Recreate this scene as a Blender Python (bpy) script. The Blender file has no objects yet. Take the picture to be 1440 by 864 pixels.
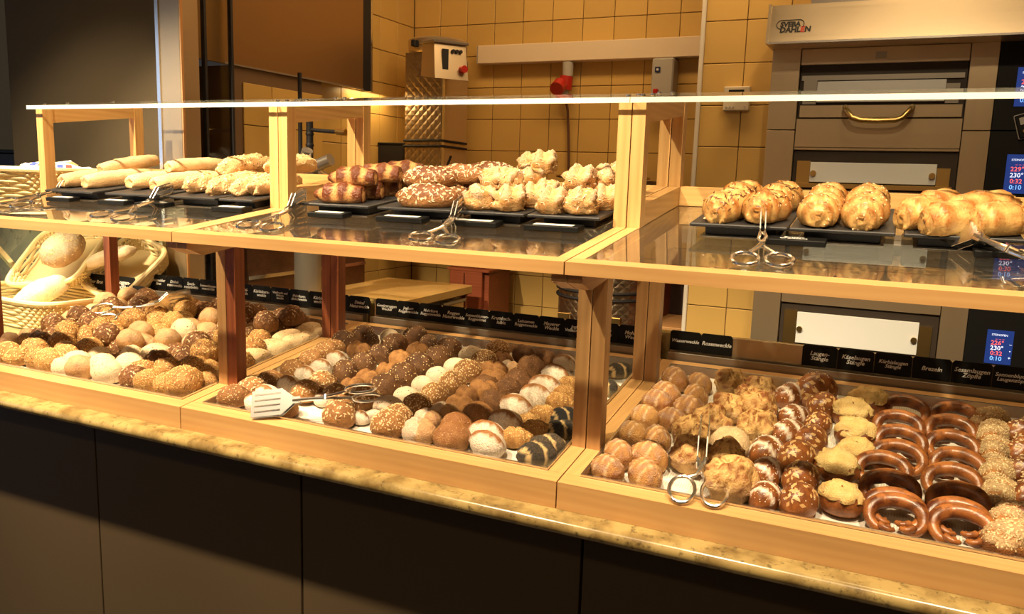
import bpy, math, random
from mathutils import Vector, Matrix, noise
R = random.Random(7)
SC = bpy.context.scene
COL = SC.collection
pi = math.pi

# ---------------------------------------------------------------- camera, light, exposure
CAM_H = 1.48
cam_d = bpy.data.cameras.new('camera'); cam = bpy.data.objects.new('camera', cam_d); COL.objects.link(cam)
FPX, PITCH, ROLL, YAW = 1136.5, 0.15684, -0.031915, -0.433462
fw = Vector((math.sin(YAW)*math.cos(PITCH), math.cos(YAW)*math.cos(PITCH), -math.sin(PITCH)))
rt = Vector((math.cos(YAW), -math.sin(YAW), 0)); dn = fw.cross(rt)
r2 = math.cos(ROLL)*rt + math.sin(ROLL)*dn; d2 = -math.sin(ROLL)*rt + math.cos(ROLL)*dn
M = Matrix((( r2.x, -d2.x, -fw.x, 0), (r2.y, -d2.y, -fw.y, 0), (r2.z, -d2.z, -fw.z, CAM_H), (0, 0, 0, 1)))
cam.matrix_world = M
cam_d.sensor_fit = 'HORIZONTAL'; cam_d.sensor_width = 36.0; cam_d.lens = FPX*36/1440; cam_d.clip_start = .02
SC.camera = cam
SC.view_settings.view_transform = 'Standard'; SC.view_settings.look = 'None'
SC.view_settings.gamma = 1.0; SC.view_settings.use_curve_mapping = False
SC.view_settings.exposure = 0.46
w = bpy.data.worlds.new('world'); SC.world = w; w.use_nodes = True
bg = w.node_tree.nodes['Background']; bg.inputs[0].default_value = (.85, .62, .36, 1); bg.inputs[1].default_value = .03

def light(name, kind, loc, target, power, color, **kw):
    l = bpy.data.lights.new(name, kind); l.energy = power; l.color = color
    for k, v in kw.items(): setattr(l, k, v)
    o = bpy.data.objects.new(name, l); COL.objects.link(o); o.location = loc
    o.rotation_euler = (Vector(target)-Vector(loc)).to_track_quat('-Z', 'Y').to_euler()
    return o
WARM = (1, .77, .48)
# track spots above the customers' side, aimed at the trays
for i, (x, p) in enumerate(((-2.6, 100), (-2.0, 260), (-1.25, 165), (-.45, 128), (.3, 108))):
    light('spot_lamp', 'SPOT', (x, .55, 2.75), (x+.12, 1.6, 1.1), p, WARM, spot_size=math.radians(62), spot_blend=.5, shadow_soft_size=.03)
# kitchen ceiling lamps
light('kitchen_lamp', 'AREA', (-1.1, 2.75, 2.95), (-1.1, 2.9, 0), 15, (1, .62, .28), shape='RECTANGLE', size=1.6, size_y=.25)
light('kitchen_lamp', 'AREA', (.05, 2.15, 2.95), (.05, 2.6, 0), 8, (1, .7, .36), shape='RECTANGLE', size=.12, size_y=.9)
light('hood_lamp', 'AREA', (-2.2, 3.2, 1.86), (-2.2, 3.2, 1.0), .9, (1, .66, .28), shape='RECTANGLE', size=.1, size_y=.3)
# light over the bread shelf on the left
light('bread_lamp', 'SPOT', (-2.75, 1.15, 2.5), (-2.45, 1.72, 1.0), 190, (1, .8, .45), spot_size=math.radians(34), spot_blend=.6, shadow_soft_size=.05)
light('case_lamp', 'AREA', (-2.6, 1.64, 1.335), (-2.55, 1.84, 1.05), 1.7, (1, .84, .5), shape='RECTANGLE', size=.7, size_y=.03)
# shop window behind the customers
light('shop_window', 'AREA', (-6.2, -1.6, 1.7), (-2.2, 2.0, 1.5), 16, (.66, .78, 1), shape='RECTANGLE', size=2.6, size_y=2.0)
light('oven_lamp', 'SPOT', (.1, .75, 2.8), (.05, 2.9, 1.3), 36, (1, .74, .42), spot_size=math.radians(40), spot_blend=.7, shadow_soft_size=.05)
light('fill_lamp', 'AREA', (-.6, -1.2, 2.95), (-.6, -1.6, 0), 16, (1, .72, .42), shape='RECTANGLE', size=3.0, size_y=.3)  # added unseen lamp that lights the wall mirrored in the steel

# ---------------------------------------------------------------- helpers
WM = {}
def link(o, parent, mw):
    COL.objects.link(o)
    WM[o.name] = mw
    if parent is not None:
        o.parent = parent; o.matrix_basis = WM[parent.name].inverted() @ mw
    else:
        o.matrix_basis = mw
    return o
def empty(name, loc, label, cat, group=None, rot=None):
    o = bpy.data.objects.new(name, None); o.empty_display_size = .05
    mw = Matrix.Translation(loc) @ (rot.to_4x4() if rot else Matrix())
    link(o, None, mw); tag(o, label, cat, group); return o
def tag(o, label=None, cat=None, group=None, kind=None):
    if label: o['label'] = label
    if cat: o['category'] = cat
    if group: o['group'] = group
    if kind: o['kind'] = kind
    return o
def mesh(name, V, F, mats, smooth=False, midx=None):
    me = bpy.data.meshes.new(name); me.from_pydata([tuple(v) for v in V], [], F); 
    for m in (mats if isinstance(mats, (list, tuple)) else [mats]): me.materials.append(m)
    if smooth: me.polygons.foreach_set('use_smooth', [True]*len(me.polygons))
    if midx: me.polygons.foreach_set('material_index', midx)
    me.update(); return me
def put(name, me, parent=None, mw=Matrix()):
    return link(bpy.data.objects.new(name, me), parent, mw)
class MB:
    """collects shapes into one mesh"""
    def __init__(s): s.V = []; s.F = []; s.I = []
    def add(s, V, F, i=0):
        n = len(s.V); s.V += [Vector(v) for v in V]; s.F += [[a+n for a in f] for f in F]; s.I += [i]*len(F); return s
    def box(s, a, b, i=0, bev=0.0):
        V, F = box_vf(a, b, bev); return s.add(V, F, i)
    def tube(s, pts, r, n=8, closed=False, i=0, caps=True):
        V, F = tube_vf(pts, r, n, closed, caps); return s.add(V, F, i)
    def cyl(s, p, q, r, n=16, i=0, r1=None):
        V, F = tube_vf([p, q], [r, r if r1 is None else r1], n, False, True); return s.add(V, F, i)
    def build(s, name, mats, parent=None, mw=Matrix(), smooth=False):
        o = put(name, mesh(name, s.V, s.F, mats, smooth, s.I if isinstance(mats, (list, tuple)) else None), parent, mw)
        if smooth: sharp(o.data)
        return o
def sharp(me, ang=40):
    try: me.set_sharp_from_angle(angle=math.radians(ang))
    except Exception: pass
def box_vf(a, b, bev=0.0):
    x0, y0, z0 = a; x1, y1, z1 = b
    if bev <= 0:
        V = [(x0,y0,z0),(x1,y0,z0),(x1,y1,z0),(x0,y1,z0),(x0,y0,z1),(x1,y0,z1),(x1,y1,z1),(x0,y1,z1)]
        return V, [[3,2,1,0],[4,5,6,7],[0,1,5,4],[1,2,6,5],[2,3,7,6],[3,0,4,7]]
    e = min(bev, (x1-x0)*.45, (y1-y0)*.45, (z1-z0)*.45)
    V = []; idx = {}
    for sx in (0,1):
        for sy in (0,1):
            for sz in (0,1):
                X=(x0,x1)[sx]; Y=(y0,y1)[sy]; Z=(z0,z1)[sz]; dx=e*(1-2*sx); dy=e*(1-2*sy); dz=e*(1-2*sz)
                for k,p in enumerate(((X,Y+dy,Z+dz),(X+dx,Y,Z+dz),(X+dx,Y+dy,Z))):
                    idx[(sx,sy,sz,k)]=len(V); V.append(p)
    F=[]; g=lambda a,b,c,k: idx[(a,b,c,k)]
    F.append([g(0,0,0,0),g(0,0,1,0),g(0,1,1,0),g(0,1,0,0)]); F.append([g(1,0,0,0),g(1,1,0,0),g(1,1,1,0),g(1,0,1,0)])
    F.append([g(0,0,0,1),g(1,0,0,1),g(1,0,1,1),g(0,0,1,1)]); F.append([g(0,1,0,1),g(0,1,1,1),g(1,1,1,1),g(1,1,0,1)])
    F.append([g(0,0,0,2),g(0,1,0,2),g(1,1,0,2),g(1,0,0,2)]); F.append([g(0,0,1,2),g(1,0,1,2),g(1,1,1,2),g(0,1,1,2)])
    for a in (0,1):
        for b in (0,1):
            F.append([g(0,a,b,1),g(0,a,b,2),g(1,a,b,2),g(1,a,b,1)]); F.append([g(a,0,b,0),g(a,0,b,2),g(a,1,b,2),g(a,1,b,0)])
            F.append([g(a,b,0,0),g(a,b,0,1),g(a,b,1,1),g(a,b,1,0)])
    for a in (0,1):
        for b in (0,1):
            for c in (0,1): F.append([g(a,b,c,0),g(a,b,c,1),g(a,b,c,2)])
    # orient outwards
    C=Vector(((x0+x1)/2,(y0+y1)/2,(z0+z1)/2)); out=[]
    for f in F:
        p=[Vector(V[i]) for i in f]; n=(p[1]-p[0]).cross(p[2]-p[0])
        out.append(f if n.dot(sum(p,Vector())/len(p)-C)>0 else f[::-1])
    return V,out
def tube_vf(pts, r, n=8, closed=False, caps=True):
    P=[Vector(p) for p in pts]; m=len(P); rr=r if isinstance(r,(list,tuple)) else [r]*m
    V=[]; F=[]; up=None
    for i in range(m):
        a=P[(i-1)%m] if (closed or i>0) else P[i]; b=P[(i+1)%m] if (closed or i<m-1) else P[i]
        t=(b-a).normalized()
        if up is None: up=Vector((0,0,1)) if abs(t.z)<.9 else Vector((1,0,0))
        s=t.cross(up); s=s.normalized() if s.length>1e-6 else Vector((1,0,0)); u=s.cross(t).normalized(); up=u
        for k in range(n):
            an=2*pi*k/n; V.append(P[i]+(s*math.cos(an)+u*math.sin(an))*rr[i])
    for i in range(m if closed else m-1):
        j=(i+1)%m
        for k in range(n):
            l=(k+1)%n; F.append([i*n+k,i*n+l,j*n+l,j*n+k])
    if caps and not closed: F.append(list(range(n))[::-1]); F.append([(m-1)*n+k for k in range(n)])
    return V,F
def lathe_vf(prof, n=24):
    V=[];F=[]
    for r,z in prof:
        for k in range(n): V.append((r*math.cos(2*pi*k/n), r*math.sin(2*pi*k/n), z))
    for i in range(len(prof)-1):
        for k in range(n):
            l=(k+1)%n; F.append([i*n+k,i*n+l,(i+1)*n+l,(i+1)*n+k])
    return V,F
def prism_vf(poly, x0, x1):
    """polygon of (y, z) extruded along x"""
    n=len(poly); V=[(x0,y,z) for y,z in poly]+[(x1,y,z) for y,z in poly]
    F=[list(range(n)),[n+k for k in range(n)][::-1]]+[[k,n+k,n+(k+1)%n,(k+1)%n] for k in range(n)]
    A=sum(poly[k][0]*poly[(k+1)%n][1]-poly[(k+1)%n][0]*poly[k][1] for k in range(n))
    if A>0: F=[f[::-1] for f in F]
    return V,F
def bar(name, p0, p1, wd, ht, mat, parent, bev=.002, up=(0,0,1)):
    """wooden bar whose long axis is its own local X, so the grain runs along it"""
    p0=Vector(p0); p1=Vector(p1); x=(p1-p0); L=x.length; x.normalize(); u=Vector(up)
    y=u.cross(x).normalized(); z=x.cross(y)
    mw=Matrix.Translation((p0+p1)/2) @ Matrix((x,y,z)).transposed().to_4x4()
    V,F=box_vf((-L/2,-wd/2,-ht/2),(L/2,wd/2,ht/2),bev)
    return put(name, mesh(name,V,F,mat), parent, mw)

# ---------------------------------------------------------------- materials
def nodes(name):
    m=bpy.data.materials.new(name); m.use_nodes=True; nt=m.node_tree; b=nt.nodes['Principled BSDF']; return m,nt,b
def N(nt,t,**kw):
    n=nt.nodes.new(t)
    for k,v in kw.items():
        if k.startswith('i_'):
            key=k[2:]; key=int(key) if key.isdigit() else key
            n.inputs[key].default_value=v
        else: setattr(n,k,v)
    return n
def c4(c): return (c[0],c[1],c[2],1)
def flat(name, col, rough=.5, metal=0, spec=.5, emit=None, es=1, coat=0):
    m,nt,b=nodes(name); b.inputs['Base Color'].default_value=c4(col); b.inputs['Roughness'].default_value=rough; b.inputs['Metallic'].default_value=metal
    b.inputs['Specular IOR Level'].default_value=spec; b.inputs['Coat Weight'].default_value=coat
    if emit: b.inputs['Emission Color'].default_value=c4(emit); b.inputs['Emission Strength'].default_value=es
    return m
def mixc(nt,fac,a,b):
    n=N(nt,'ShaderNodeMix',data_type='RGBA')
    for s,v in ((0,fac),(6,a),(7,b)):
        if hasattr(v,'is_linked') or hasattr(v,'links'): nt.links.new(v,n.inputs[s])
        elif isinstance(v,(int,float)): n.inputs[s].default_value=v
        else: n.inputs[s].default_value=c4(v)
    return n.outputs[2]
def wood(name, c1, c2, rough=.42, scale=1.0):
    m,nt,b=nodes(name); L=nt.links.new
    tc=N(nt,'ShaderNodeTexCoord'); oi=N(nt,'ShaderNodeObjectInfo'); add=N(nt,'ShaderNodeVectorMath',operation='ADD')
    sc=N(nt,'ShaderNodeVectorMath',operation='SCALE',i_Scale=13.0); L(oi.outputs['Random'],sc.inputs[0]); L(tc.outputs['Object'],add.inputs[0]); L(sc.outputs[0],add.inputs[1])
    mp=N(nt,'ShaderNodeMapping'); mp.inputs['Scale'].default_value=(2.2*scale,34*scale,34*scale); L(add.outputs[0],mp.inputs[0])
    n1=N(nt,'ShaderNodeTexNoise',i_Scale=1.0,i_Detail=4.0,i_Distortion=1.2); L(mp.outputs[0],n1.inputs['Vector'])
    wv=N(nt,'ShaderNodeTexWave',wave_type='RINGS',rings_direction='X',i_Scale=.9,i_Distortion=3.5,i_Detail=2.0); L(mp.outputs[0],wv.inputs['Vector'])
    r=N(nt,'ShaderNodeMath',operation='MULTIPLY_ADD',i_1=.35,i_2=0.0); L(wv.outputs['Fac'],r.inputs[0])
    s=N(nt,'ShaderNodeMath',operation='ADD',use_clamp=True); L(r.outputs[0],s.inputs[0])
    k=N(nt,'ShaderNodeMapRange',i_1=.35,i_2=.75,i_3=0.0,i_4=.75); L(n1.outputs['Fac'],k.inputs[0]); L(k.outputs[0],s.inputs[1])
    L(mixc(nt,s.outputs[0],c1,c2),b.inputs['Base Color']); b.inputs['Roughness'].default_value=rough
    bp=N(nt,'ShaderNodeBump',i_Strength=.12,i_Distance=.002); L(n1.outputs['Fac'],bp.inputs['Height']); L(bp.outputs[0],b.inputs['Normal'])
    return m
def steel(name, col=(.62,.6,.56), rough=.28, axis=0, amp=.12):
    m,nt,b=nodes(name); L=nt.links.new; b.inputs['Metallic'].default_value=.78
    tc=N(nt,'ShaderNodeTexCoord'); mp=N(nt,'ShaderNodeMapping'); s=[260,260,260]; s[axis]=2; mp.inputs['Scale'].default_value=s; L(tc.outputs['Object'],mp.inputs[0])
    n=N(nt,'ShaderNodeTexNoise',i_Scale=1.0,i_Detail=2.0); L(mp.outputs[0],n.inputs['Vector'])
    n2=N(nt,'ShaderNodeTexNoise',i_Scale=5.0,i_Detail=3.0); L(tc.outputs['Object'],n2.inputs['Vector'])
    r=N(nt,'ShaderNodeMath',operation='MULTIPLY_ADD',i_1=amp,i_2=rough-amp/2); L(n.outputs['Fac'],r.inputs[0])
    r2=N(nt,'ShaderNodeMath',operation='MULTIPLY_ADD',i_1=.12); L(n2.outputs['Fac'],r2.inputs[0]); L(r.outputs[0],r2.inputs[2]); L(r2.outputs[0],b.inputs['Roughness'])
    b.inputs['Base Color'].default_value=c4(col); b.inputs['Anisotropic'].default_value=.5
    bp=N(nt,'ShaderNodeBump',i_Strength=.04,i_Distance=.001); L(n.outputs['Fac'],bp.inputs['Height']); L(bp.outputs[0],b.inputs['Normal'])
    return m
def granite(name, a, bcol, ccol, scale=55):
    m,nt,b=nodes(name); L=nt.links.new; tc=N(nt,'ShaderNodeTexCoord')
    n1=N(nt,'ShaderNodeTexNoise',i_Scale=float(scale),i_Detail=5.0,i_Roughness=.7); n2=N(nt,'ShaderNodeTexNoise',i_Scale=scale*.28,i_Detail=4.0); v=N(nt,'ShaderNodeTexVoronoi',i_Scale=scale*2.2)
    for n in (n1,n2,v): L(tc.outputs['Object'],n.inputs['Vector'])
    k=N(nt,'ShaderNodeMapRange',i_1=.44,i_2=.58); L(n1.outputs['Fac'],k.inputs[0]); k2=N(nt,'ShaderNodeMapRange',i_1=.4,i_2=.65); L(n2.outputs['Fac'],k2.inputs[0])
    x=mixc(nt,k2.outputs[0],a,bcol); k3=N(nt,'ShaderNodeMapRange',i_1=.55,i_2=.75); L(n1.outputs['Fac'],k3.inputs[0])
    y=mixc(nt,k3.outputs[0],x,ccol); L(y,b.inputs['Base Color']); b.inputs['Roughness'].default_value=.22
    return m
def glass(name, tint=(.96,.98,.96), k=1.0, veil=0):
    """thin clear pane: straight-through view plus a Schlick reflection"""
    m=bpy.data.materials.new(name); m.use_nodes=True; nt=m.node_tree; nt.nodes.clear(); L=nt.links.new
    out=N(nt,'ShaderNodeOutputMaterial'); tr=N(nt,'ShaderNodeBsdfTransparent'); tr.inputs[0].default_value=c4(tint); gl=N(nt,'ShaderNodeBsdfGlossy'); gl.inputs['Roughness'].default_value=.015
    lw=N(nt,'ShaderNodeLayerWeight',i_Blend=.5); p=N(nt,'ShaderNodeMath',operation='POWER',i_1=5.0); L(lw.outputs['Facing'],p.inputs[0])
    f=N(nt,'ShaderNodeMath',operation='MULTIPLY_ADD',i_1=.96*k,i_2=.04*k,use_clamp=True); L(p.outputs[0],f.inputs[0])
    mx=N(nt,'ShaderNodeMixShader'); L(f.outputs[0],mx.inputs[0]); L(tr.outputs[0],mx.inputs[1]); L(gl.outputs[0],mx.inputs[2])
    if veil:
        df=N(nt,'ShaderNodeBsdfDiffuse'); df.inputs[0].default_value=(.7,.66,.58,1); m2=N(nt,'ShaderNodeMixShader'); m2.inputs[0].default_value=veil; L(mx.outputs[0],m2.inputs[1]); L(df.outputs[0],m2.inputs[2]); mx=m2  # even diffuse veil mixed over the pane
    L(mx.outputs[0],out.inputs[0])
    return m
def bread(name, pale, dark, flour=(.86,.78,.66), rough=.55, nscale=2.6, bump=.8, spec=.35, namp=1.15, coat=0):
    m,nt,b=nodes(name); L=nt.links.new
    ca=N(nt,'ShaderNodeAttribute',attribute_name='crust'); fa=N(nt,'ShaderNodeAttribute',attribute_name='flour'); tc=N(nt,'ShaderNodeTexCoord'); oi=N(nt,'ShaderNodeObjectInfo')
    n1=N(nt,'ShaderNodeTexNoise',i_Scale=float(nscale),i_Detail=4.0); n2=N(nt,'ShaderNodeTexNoise',i_Scale=nscale*5.0,i_Detail=5.0)
    ad=N(nt,'ShaderNodeVectorMath',operation='ADD'); L(tc.outputs['Object'],ad.inputs[0]); L(oi.outputs['Random'],ad.inputs[1])
    L(ad.outputs[0],n1.inputs['Vector']); L(ad.outputs[0],n2.inputs['Vector'])
    a=N(nt,'ShaderNodeMath',operation='MULTIPLY_ADD',i_1=namp,i_2=-namp/2); L(n1.outputs['Fac'],a.inputs[0])
    rv=N(nt,'ShaderNodeMath',operation='MULTIPLY_ADD',i_1=.22,i_2=-.11); L(oi.outputs['Random'],rv.inputs[0])
    s=N(nt,'ShaderNodeMath',operation='ADD'); L(a.outputs[0],s.inputs[0]); L(ca.outputs['Fac'],s.inputs[1])
    m2=N(nt,'ShaderNodeMath',operation='MULTIPLY_ADD',i_1=.7,i_2=-.35); L(n2.outputs['Fac'],m2.inputs[0]); m3=N(nt,'ShaderNodeMath',operation='ADD'); L(m2.outputs[0],m3.inputs[0]); L(rv.outputs[0],m3.inputs[1])
    s2=N(nt,'ShaderNodeMath',operation='ADD',use_clamp=True); L(s.outputs[0],s2.inputs[0]); L(m3.outputs[0],s2.inputs[1])
    col=mixc(nt,s2.outputs[0],pale,dark)
    k=N(nt,'ShaderNodeMapRange',i_1=.32,i_2=.62); L(n2.outputs['Fac'],k.inputs[0]); fm=N(nt,'ShaderNodeMath',operation='MULTIPLY_ADD',i_1=.55,i_2=.45); L(k.outputs[0],fm.inputs[0])
    ff=N(nt,'ShaderNodeMath',operation='MULTIPLY',use_clamp=True); L(fm.outputs[0],ff.inputs[0]); L(fa.outputs['Fac'],ff.inputs[1])
    L(mixc(nt,ff.outputs[0],col,flour),b.inputs['Base Color']); b.inputs['Roughness'].default_value=rough; b.inputs['Specular IOR Level'].default_value=spec; b.inputs['Coat Weight'].default_value=coat; b.inputs['Coat Roughness'].default_value=.2
    bp=N(nt,'ShaderNodeBump',i_Strength=bump,i_Distance=.004); L(n2.outputs['Fac'],bp.inputs['Height']); L(bp.outputs[0],b.inputs['Normal'])
    return m
PINE=wood('pine',(.72,.45,.18),(.56,.3,.1)); RAIL=wood('rail_wood',(.6,.35,.135),(.52,.28,.1),.4); BEECH=wood('beech',(.52,.3,.125),(.4,.21,.08)); REDSHADE=wood('shade_reddened_wood',(.3,.09,.03),(.2,.05,.017))  # reddest wood: the red cast of posts in shade, put into the colour
STEEL=steel('brushed_steel',(.62,.5,.34)); STEELV=steel('brushed_steel_upright',(.62,.5,.34),axis=2); DSTEEL=steel('dark_steel',(.4,.37,.33),.3); BRONZE=steel('warm_steel',(.36,.22,.1),.3,axis=2)
POLISH=flat('polished_steel',(.8,.79,.77),.22,1); TRAYM=flat('tray_steel',(.55,.53,.5),.3,1)
BLACK=flat('black_plastic',(.006,.006,.006),.5,spec=.2); SLATE=flat('slate',(.022,.022,.024),.45); RUBBER=flat('rubber',(.01,.009,.012),.6)
WHITE=flat('white_print',(.8,.8,.78),.5); CARD=flat('white_card',(.75,.75,.73),.5)
STONE=granite('granite',(.4,.29,.11),(.2,.13,.045),(.04,.03,.015),75); GREENSTONE=granite('green_granite',(.3,.28,.15),(.2,.2,.1),(.07,.075,.04),30)
GLASS=glass('clear_glass'); SHELFGL=glass('shelf_glass',k=1.3,veil=.012)
def edge_mat():
    m,nt,b=nodes('ground_glass_edge'); b.inputs['Base Color'].default_value=(.86,.84,.74,1); b.inputs['Roughness'].default_value=.25; b.inputs['Subsurface Weight'].default_value=.0; return m
EDGE=edge_mat()
PANEL=flat('brown_laminate',(.08,.055,.03),.45,spec=.35)
PLAT=flat('plate_white',(.82,.86,.86),.35,.0)

# ---------------------------------------------------------------- setting
def wobj(name, V, F, mat, parent=None, xdir=(1,0,0)):
    """mesh from world vertices, stored in a frame whose X runs along the grain"""
    x=Vector(xdir).normalized(); u=Vector((0,0,1)) if abs(x.z)<.9 else Vector((0,1,0)); y=u.cross(x).normalized(); z=x.cross(y)
    c=sum((Vector(v) for v in V),Vector())/len(V); mw=Matrix.Translation(c)@Matrix((x,y,z)).transposed().to_4x4(); inv=mw.inverted()
    return put(name, mesh(name,[inv@Vector(v) for v in V],F,mat), parent, mw)
def slab(name, a, b, mat, parent=None, bev=0, kind=None):
    c=(Vector(a)+Vector(b))/2; V,F=box_vf(Vector(a)-c,Vector(b)-c,bev); o=put(name,mesh(name,V,F,mat),parent,Matrix.Translation(c))
    if kind: o['kind']=kind
    return o
def tile_mat(name,c):
    m,nt,b=nodes(name); L=nt.links.new; oi=N(nt,'ShaderNodeObjectInfo'); tc=N(nt,'ShaderNodeTexCoord'); n=N(nt,'ShaderNodeTexNoise',i_Scale=9.0); L(tc.outputs['Object'],n.inputs['Vector'])
    a=N(nt,'ShaderNodeMath',operation='MULTIPLY_ADD',i_1=.5); L(n.outputs['Fac'],a.inputs[0]); L(oi.outputs['Random'],a.inputs[2])
    L(mixc(nt,a.outputs[0],c,tuple(k*.86 for k in c)),b.inputs['Base Color']); b.inputs['Roughness'].default_value=.3; return m
TILE=tile_mat('yellow_tile',(.68,.45,.14)); GROUT=flat('grout',(.17,.1,.05),.9)
FLOORM=flat('floor_tile',(.09,.08,.07),.4); CEIL=flat('ceiling_paint',(.3,.25,.19),.9); WALLB=flat('brown_wall_paint',(.075,.056,.03),.8); PALE=flat('pale_wall',(.75,.76,.72),.8)
slab('wall_bounce',(-7,-2.1,0),(2.3,-2.0,3.1),flat('bounce_wall_paint',(.3,.24,.17),.8),kind='structure'); slab('wall_far_right',(2.2,-2,0),(2.3,3.09,3.1),flat('right_wall',(.3,.22,.14),.8),kind='structure')  # unseen wall behind the camera, added for the steel to reflect
slab('floor',(-7,-2,-.1),(2.2,5,0),FLOORM,kind='structure'); slab('ceiling',(-7,-2,3.1),(2.2,5,3.2),CEIL,kind='structure')
T=.15; G=.003
tme={}
def tiles(wall, org, ux, n, z0, nz, nrm, cut0=None):
    """a grid of single tiles standing 4 mm proud of the grouted wall"""
    ux=Vector(ux); nrm=Vector(nrm)
    if 't' not in tme:
        V,F=box_vf((-T/2+G/2,-.004,-T/2+G/2),(T/2-G/2,.004,T/2-G/2),.0015); tme['t']=mesh('tile',V,F,TILE)
    rot=Matrix((ux,-nrm,Vector((0,0,1)))).transposed().to_4x4()
    for i in range(n):
        for k in range(nz):
            p=Vector(org)+ux*(T*(i+.5))+Vector((0,0,z0+T*(k+.5)))
            put('tile',tme['t'],wall,Matrix.Translation(p+nrm*.002)@rot)
ztile=.565
wb=slab('wall_back',(-2.4,3.62,0),(-.6,3.75,3.1),GROUT,kind='structure'); tiles(wb,(-2.2615,3.62,0),(1,0,0),11,ztile,14,(0,-1,0))
wr=slab('wall_right',(-.69,3.1,0),(2.3,3.6,3.1),GROUT,kind='structure'); tiles(wr,(-.686,3.1,0),(1,0,0),3,ztile+.008,14,(0,-1,0))
V,F=box_vf((-.008,-.012,-1.5),(.008,.012,1.5),.003)
t1=put('trim_1',mesh('trim',V,F,flat('corner_profile',(.7,.66,.58),.4)),None,Matrix.Translation((-.693,3.098,1.55))); t1['kind']='structure'
wl=slab('wall_left',(-2.42,2.74,0),(-2.27,3.75,3.1),GROUT,kind='structure'); tiles(wl,(-2.27,3.615,0),(0,-1,0),6,ztile,14,(1,0,0))
wp=slab('wall_left_near',(-2.42,2.235,0),(-2.16,2.745,1.845),GROUT,kind='structure'); tiles(wp,(-2.16,2.745,0),(0,-1,0),3,.895,6,(1,0,0))
ws=slab('wall_side',(-3.065,2.04,0),(-2.2,2.12,3.1),WALLB,kind='structure')
wf=slab('wall_far',(-7,4.8,0),(-2.5,4.9,3.1),PALE,kind='structure')
o=empty('dark_sideboard',(-3.5,2.4,0),'black sideboard standing in the left background','cabinet'); slab('body',(-4.4,2.2,0),(-3.1,2.6,1.52),RUBBER,o,.003); slab('top',(-4.42,2.18,1.521),(-3.09,2.62,1.535),BLACK,o,.002)
# steel pillar, glass partition, extractor hood
t=empty('steel_pillar',(-2.15,2.0,0),'tall brushed steel pillar beside the brown wall','pillar')
slab('pillar_body',(-2.2,1.97,0),(-2.108,2.05,3.09),STEELV,t,.004); slab('highlight_strip',(-2.108,1.969,0),(-2.103,1.978,3.09),flat('orange_highlight',(.8,.45,.2),.3,.6),t); slab('side_flange',(-2.212,1.966,0),(-2.198,1.975,3.09),POLISH,t)  # thin strip paints an orange highlight down the pillar's right edge
t=empty('glass_partition',(-2.12,2.1,1.0),'clear glass partition with black upright seals beside the steel pillar','partition')
for a,b in ((2.052,2.078),(2.086,2.198)): slab('pane',(-2.123,a,1.0),(-2.117,b,3.09),GLASS,t)
for y in (2.082,2.203): slab('seal',(-2.128,y-.005,1.0),(-2.112,y+.005,3.09),RUBBER,t)
t=empty('extractor_hood',(-2.2,2.6,1.845),'large bronze-coloured steel extractor hood on the left kitchen wall','hood')
slab('hood_front',(-2.165,2.0,1.847),(-2.15,3.02,3.09),BRONZE,t); slab('hood_body',(-2.268,2.2,1.87),(-2.165,3.05,3.09),DSTEEL,t); slab('end_post',(-2.19,3.022,1.845),(-2.15,3.075,3.09),RUBBER,t); slab('end_trim',(-2.19,3.076,1.845),(-2.149,3.09,3.09),POLISH,t)
slab('lower_lip',(-2.166,2.2,1.846),(-2.147,3.02,1.852),DSTEEL,t)
# ---------------------------------------------------------------- counter
t=empty('service_counter',(-1,1.25,0),'brown panelled service counter with a speckled granite top','counter')
nb=10; prof=[(1.168+.0115*-math.cos(a)-.003, .9245+.013*math.sin(a)) for a in [(-pi/2+pi*k/nb) for k in range(nb+1)]]
poly=[(1.93,.9115)]+[(1.168-.013*math.cos(a),.9245+.013*math.sin(a)) for a in [(-pi/2+pi*k/nb) for k in range(nb+1)]]+[(1.93,.9375)]
V,F=prism_vf(poly,-2.195,1.6); o=put('countertop',mesh('countertop',V,F,STONE),t); o.data.polygons.foreach_set('use_smooth',[True]*len(o.data.polygons)); sharp(o.data,35)
for a,b in ((-2.195,-1.652),(-1.648,-1.0425),(-1.0375,-.4325),(-.4275,.178),(.182,.79)): slab('front_panel',(a,1.25,.06),(b,1.27,.911),PANEL,t,.001)
slab('counter_body',(-2.195,1.275,0),(1.6,1.9,.911),flat('carcass',(.015,.011,.008),.8),t); slab('toe_kick',(-2.195,1.262,0),(1.6,1.274,.06),BLACK,t)
slab('rear_riser',(-2.2,1.906,.9375),(1.4,1.93,1.128),STONE,t,.004)
# ---------------------------------------------------------------- display units
TA=.1277; ZB=.9848; ZS=1.3534; AT=math.atan(TA)
zb=lambda y: ZB+TA*(y-1.2)
zs=lambda y: ZS+TA*(y-1.193)
zt=lambda y: 1.63+TA*(y-1.513)
XU=(-2.1695,-1.3165,-.463,.39)
def yz(name, poly, xa, xb, mat, parent, xdir=(0,1,0)):
    V,F=prism_vf(poly,xa,xb); return wobj(name,V,F,mat,parent,xdir)
RIM=flat('tray_rim',(.8,.78,.74),.25,1)
def mat_mesh():
    m,nt,b=nodes('baking_mat'); L=nt.links.new; tc=N(nt,'ShaderNodeTexCoord'); mp=N(nt,'ShaderNodeMapping'); mp.inputs['Scale'].default_value=(240,240,240); L(tc.outputs['Object'],mp.inputs[0])
    ck=N(nt,'ShaderNodeTexVoronoi',i_Scale=1.0,i_Randomness=.0); L(mp.outputs[0],ck.inputs['Vector']); k=N(nt,'ShaderNodeMapRange',i_1=.2,i_2=.35); L(ck.outputs['Distance'],k.inputs[0])
    L(mixc(nt,k.outputs[0],(.3,.27,.22),(.68,.64,.56)),b.inputs['Base Color']); b.inputs['Roughness'].default_value=.5; return m
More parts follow.
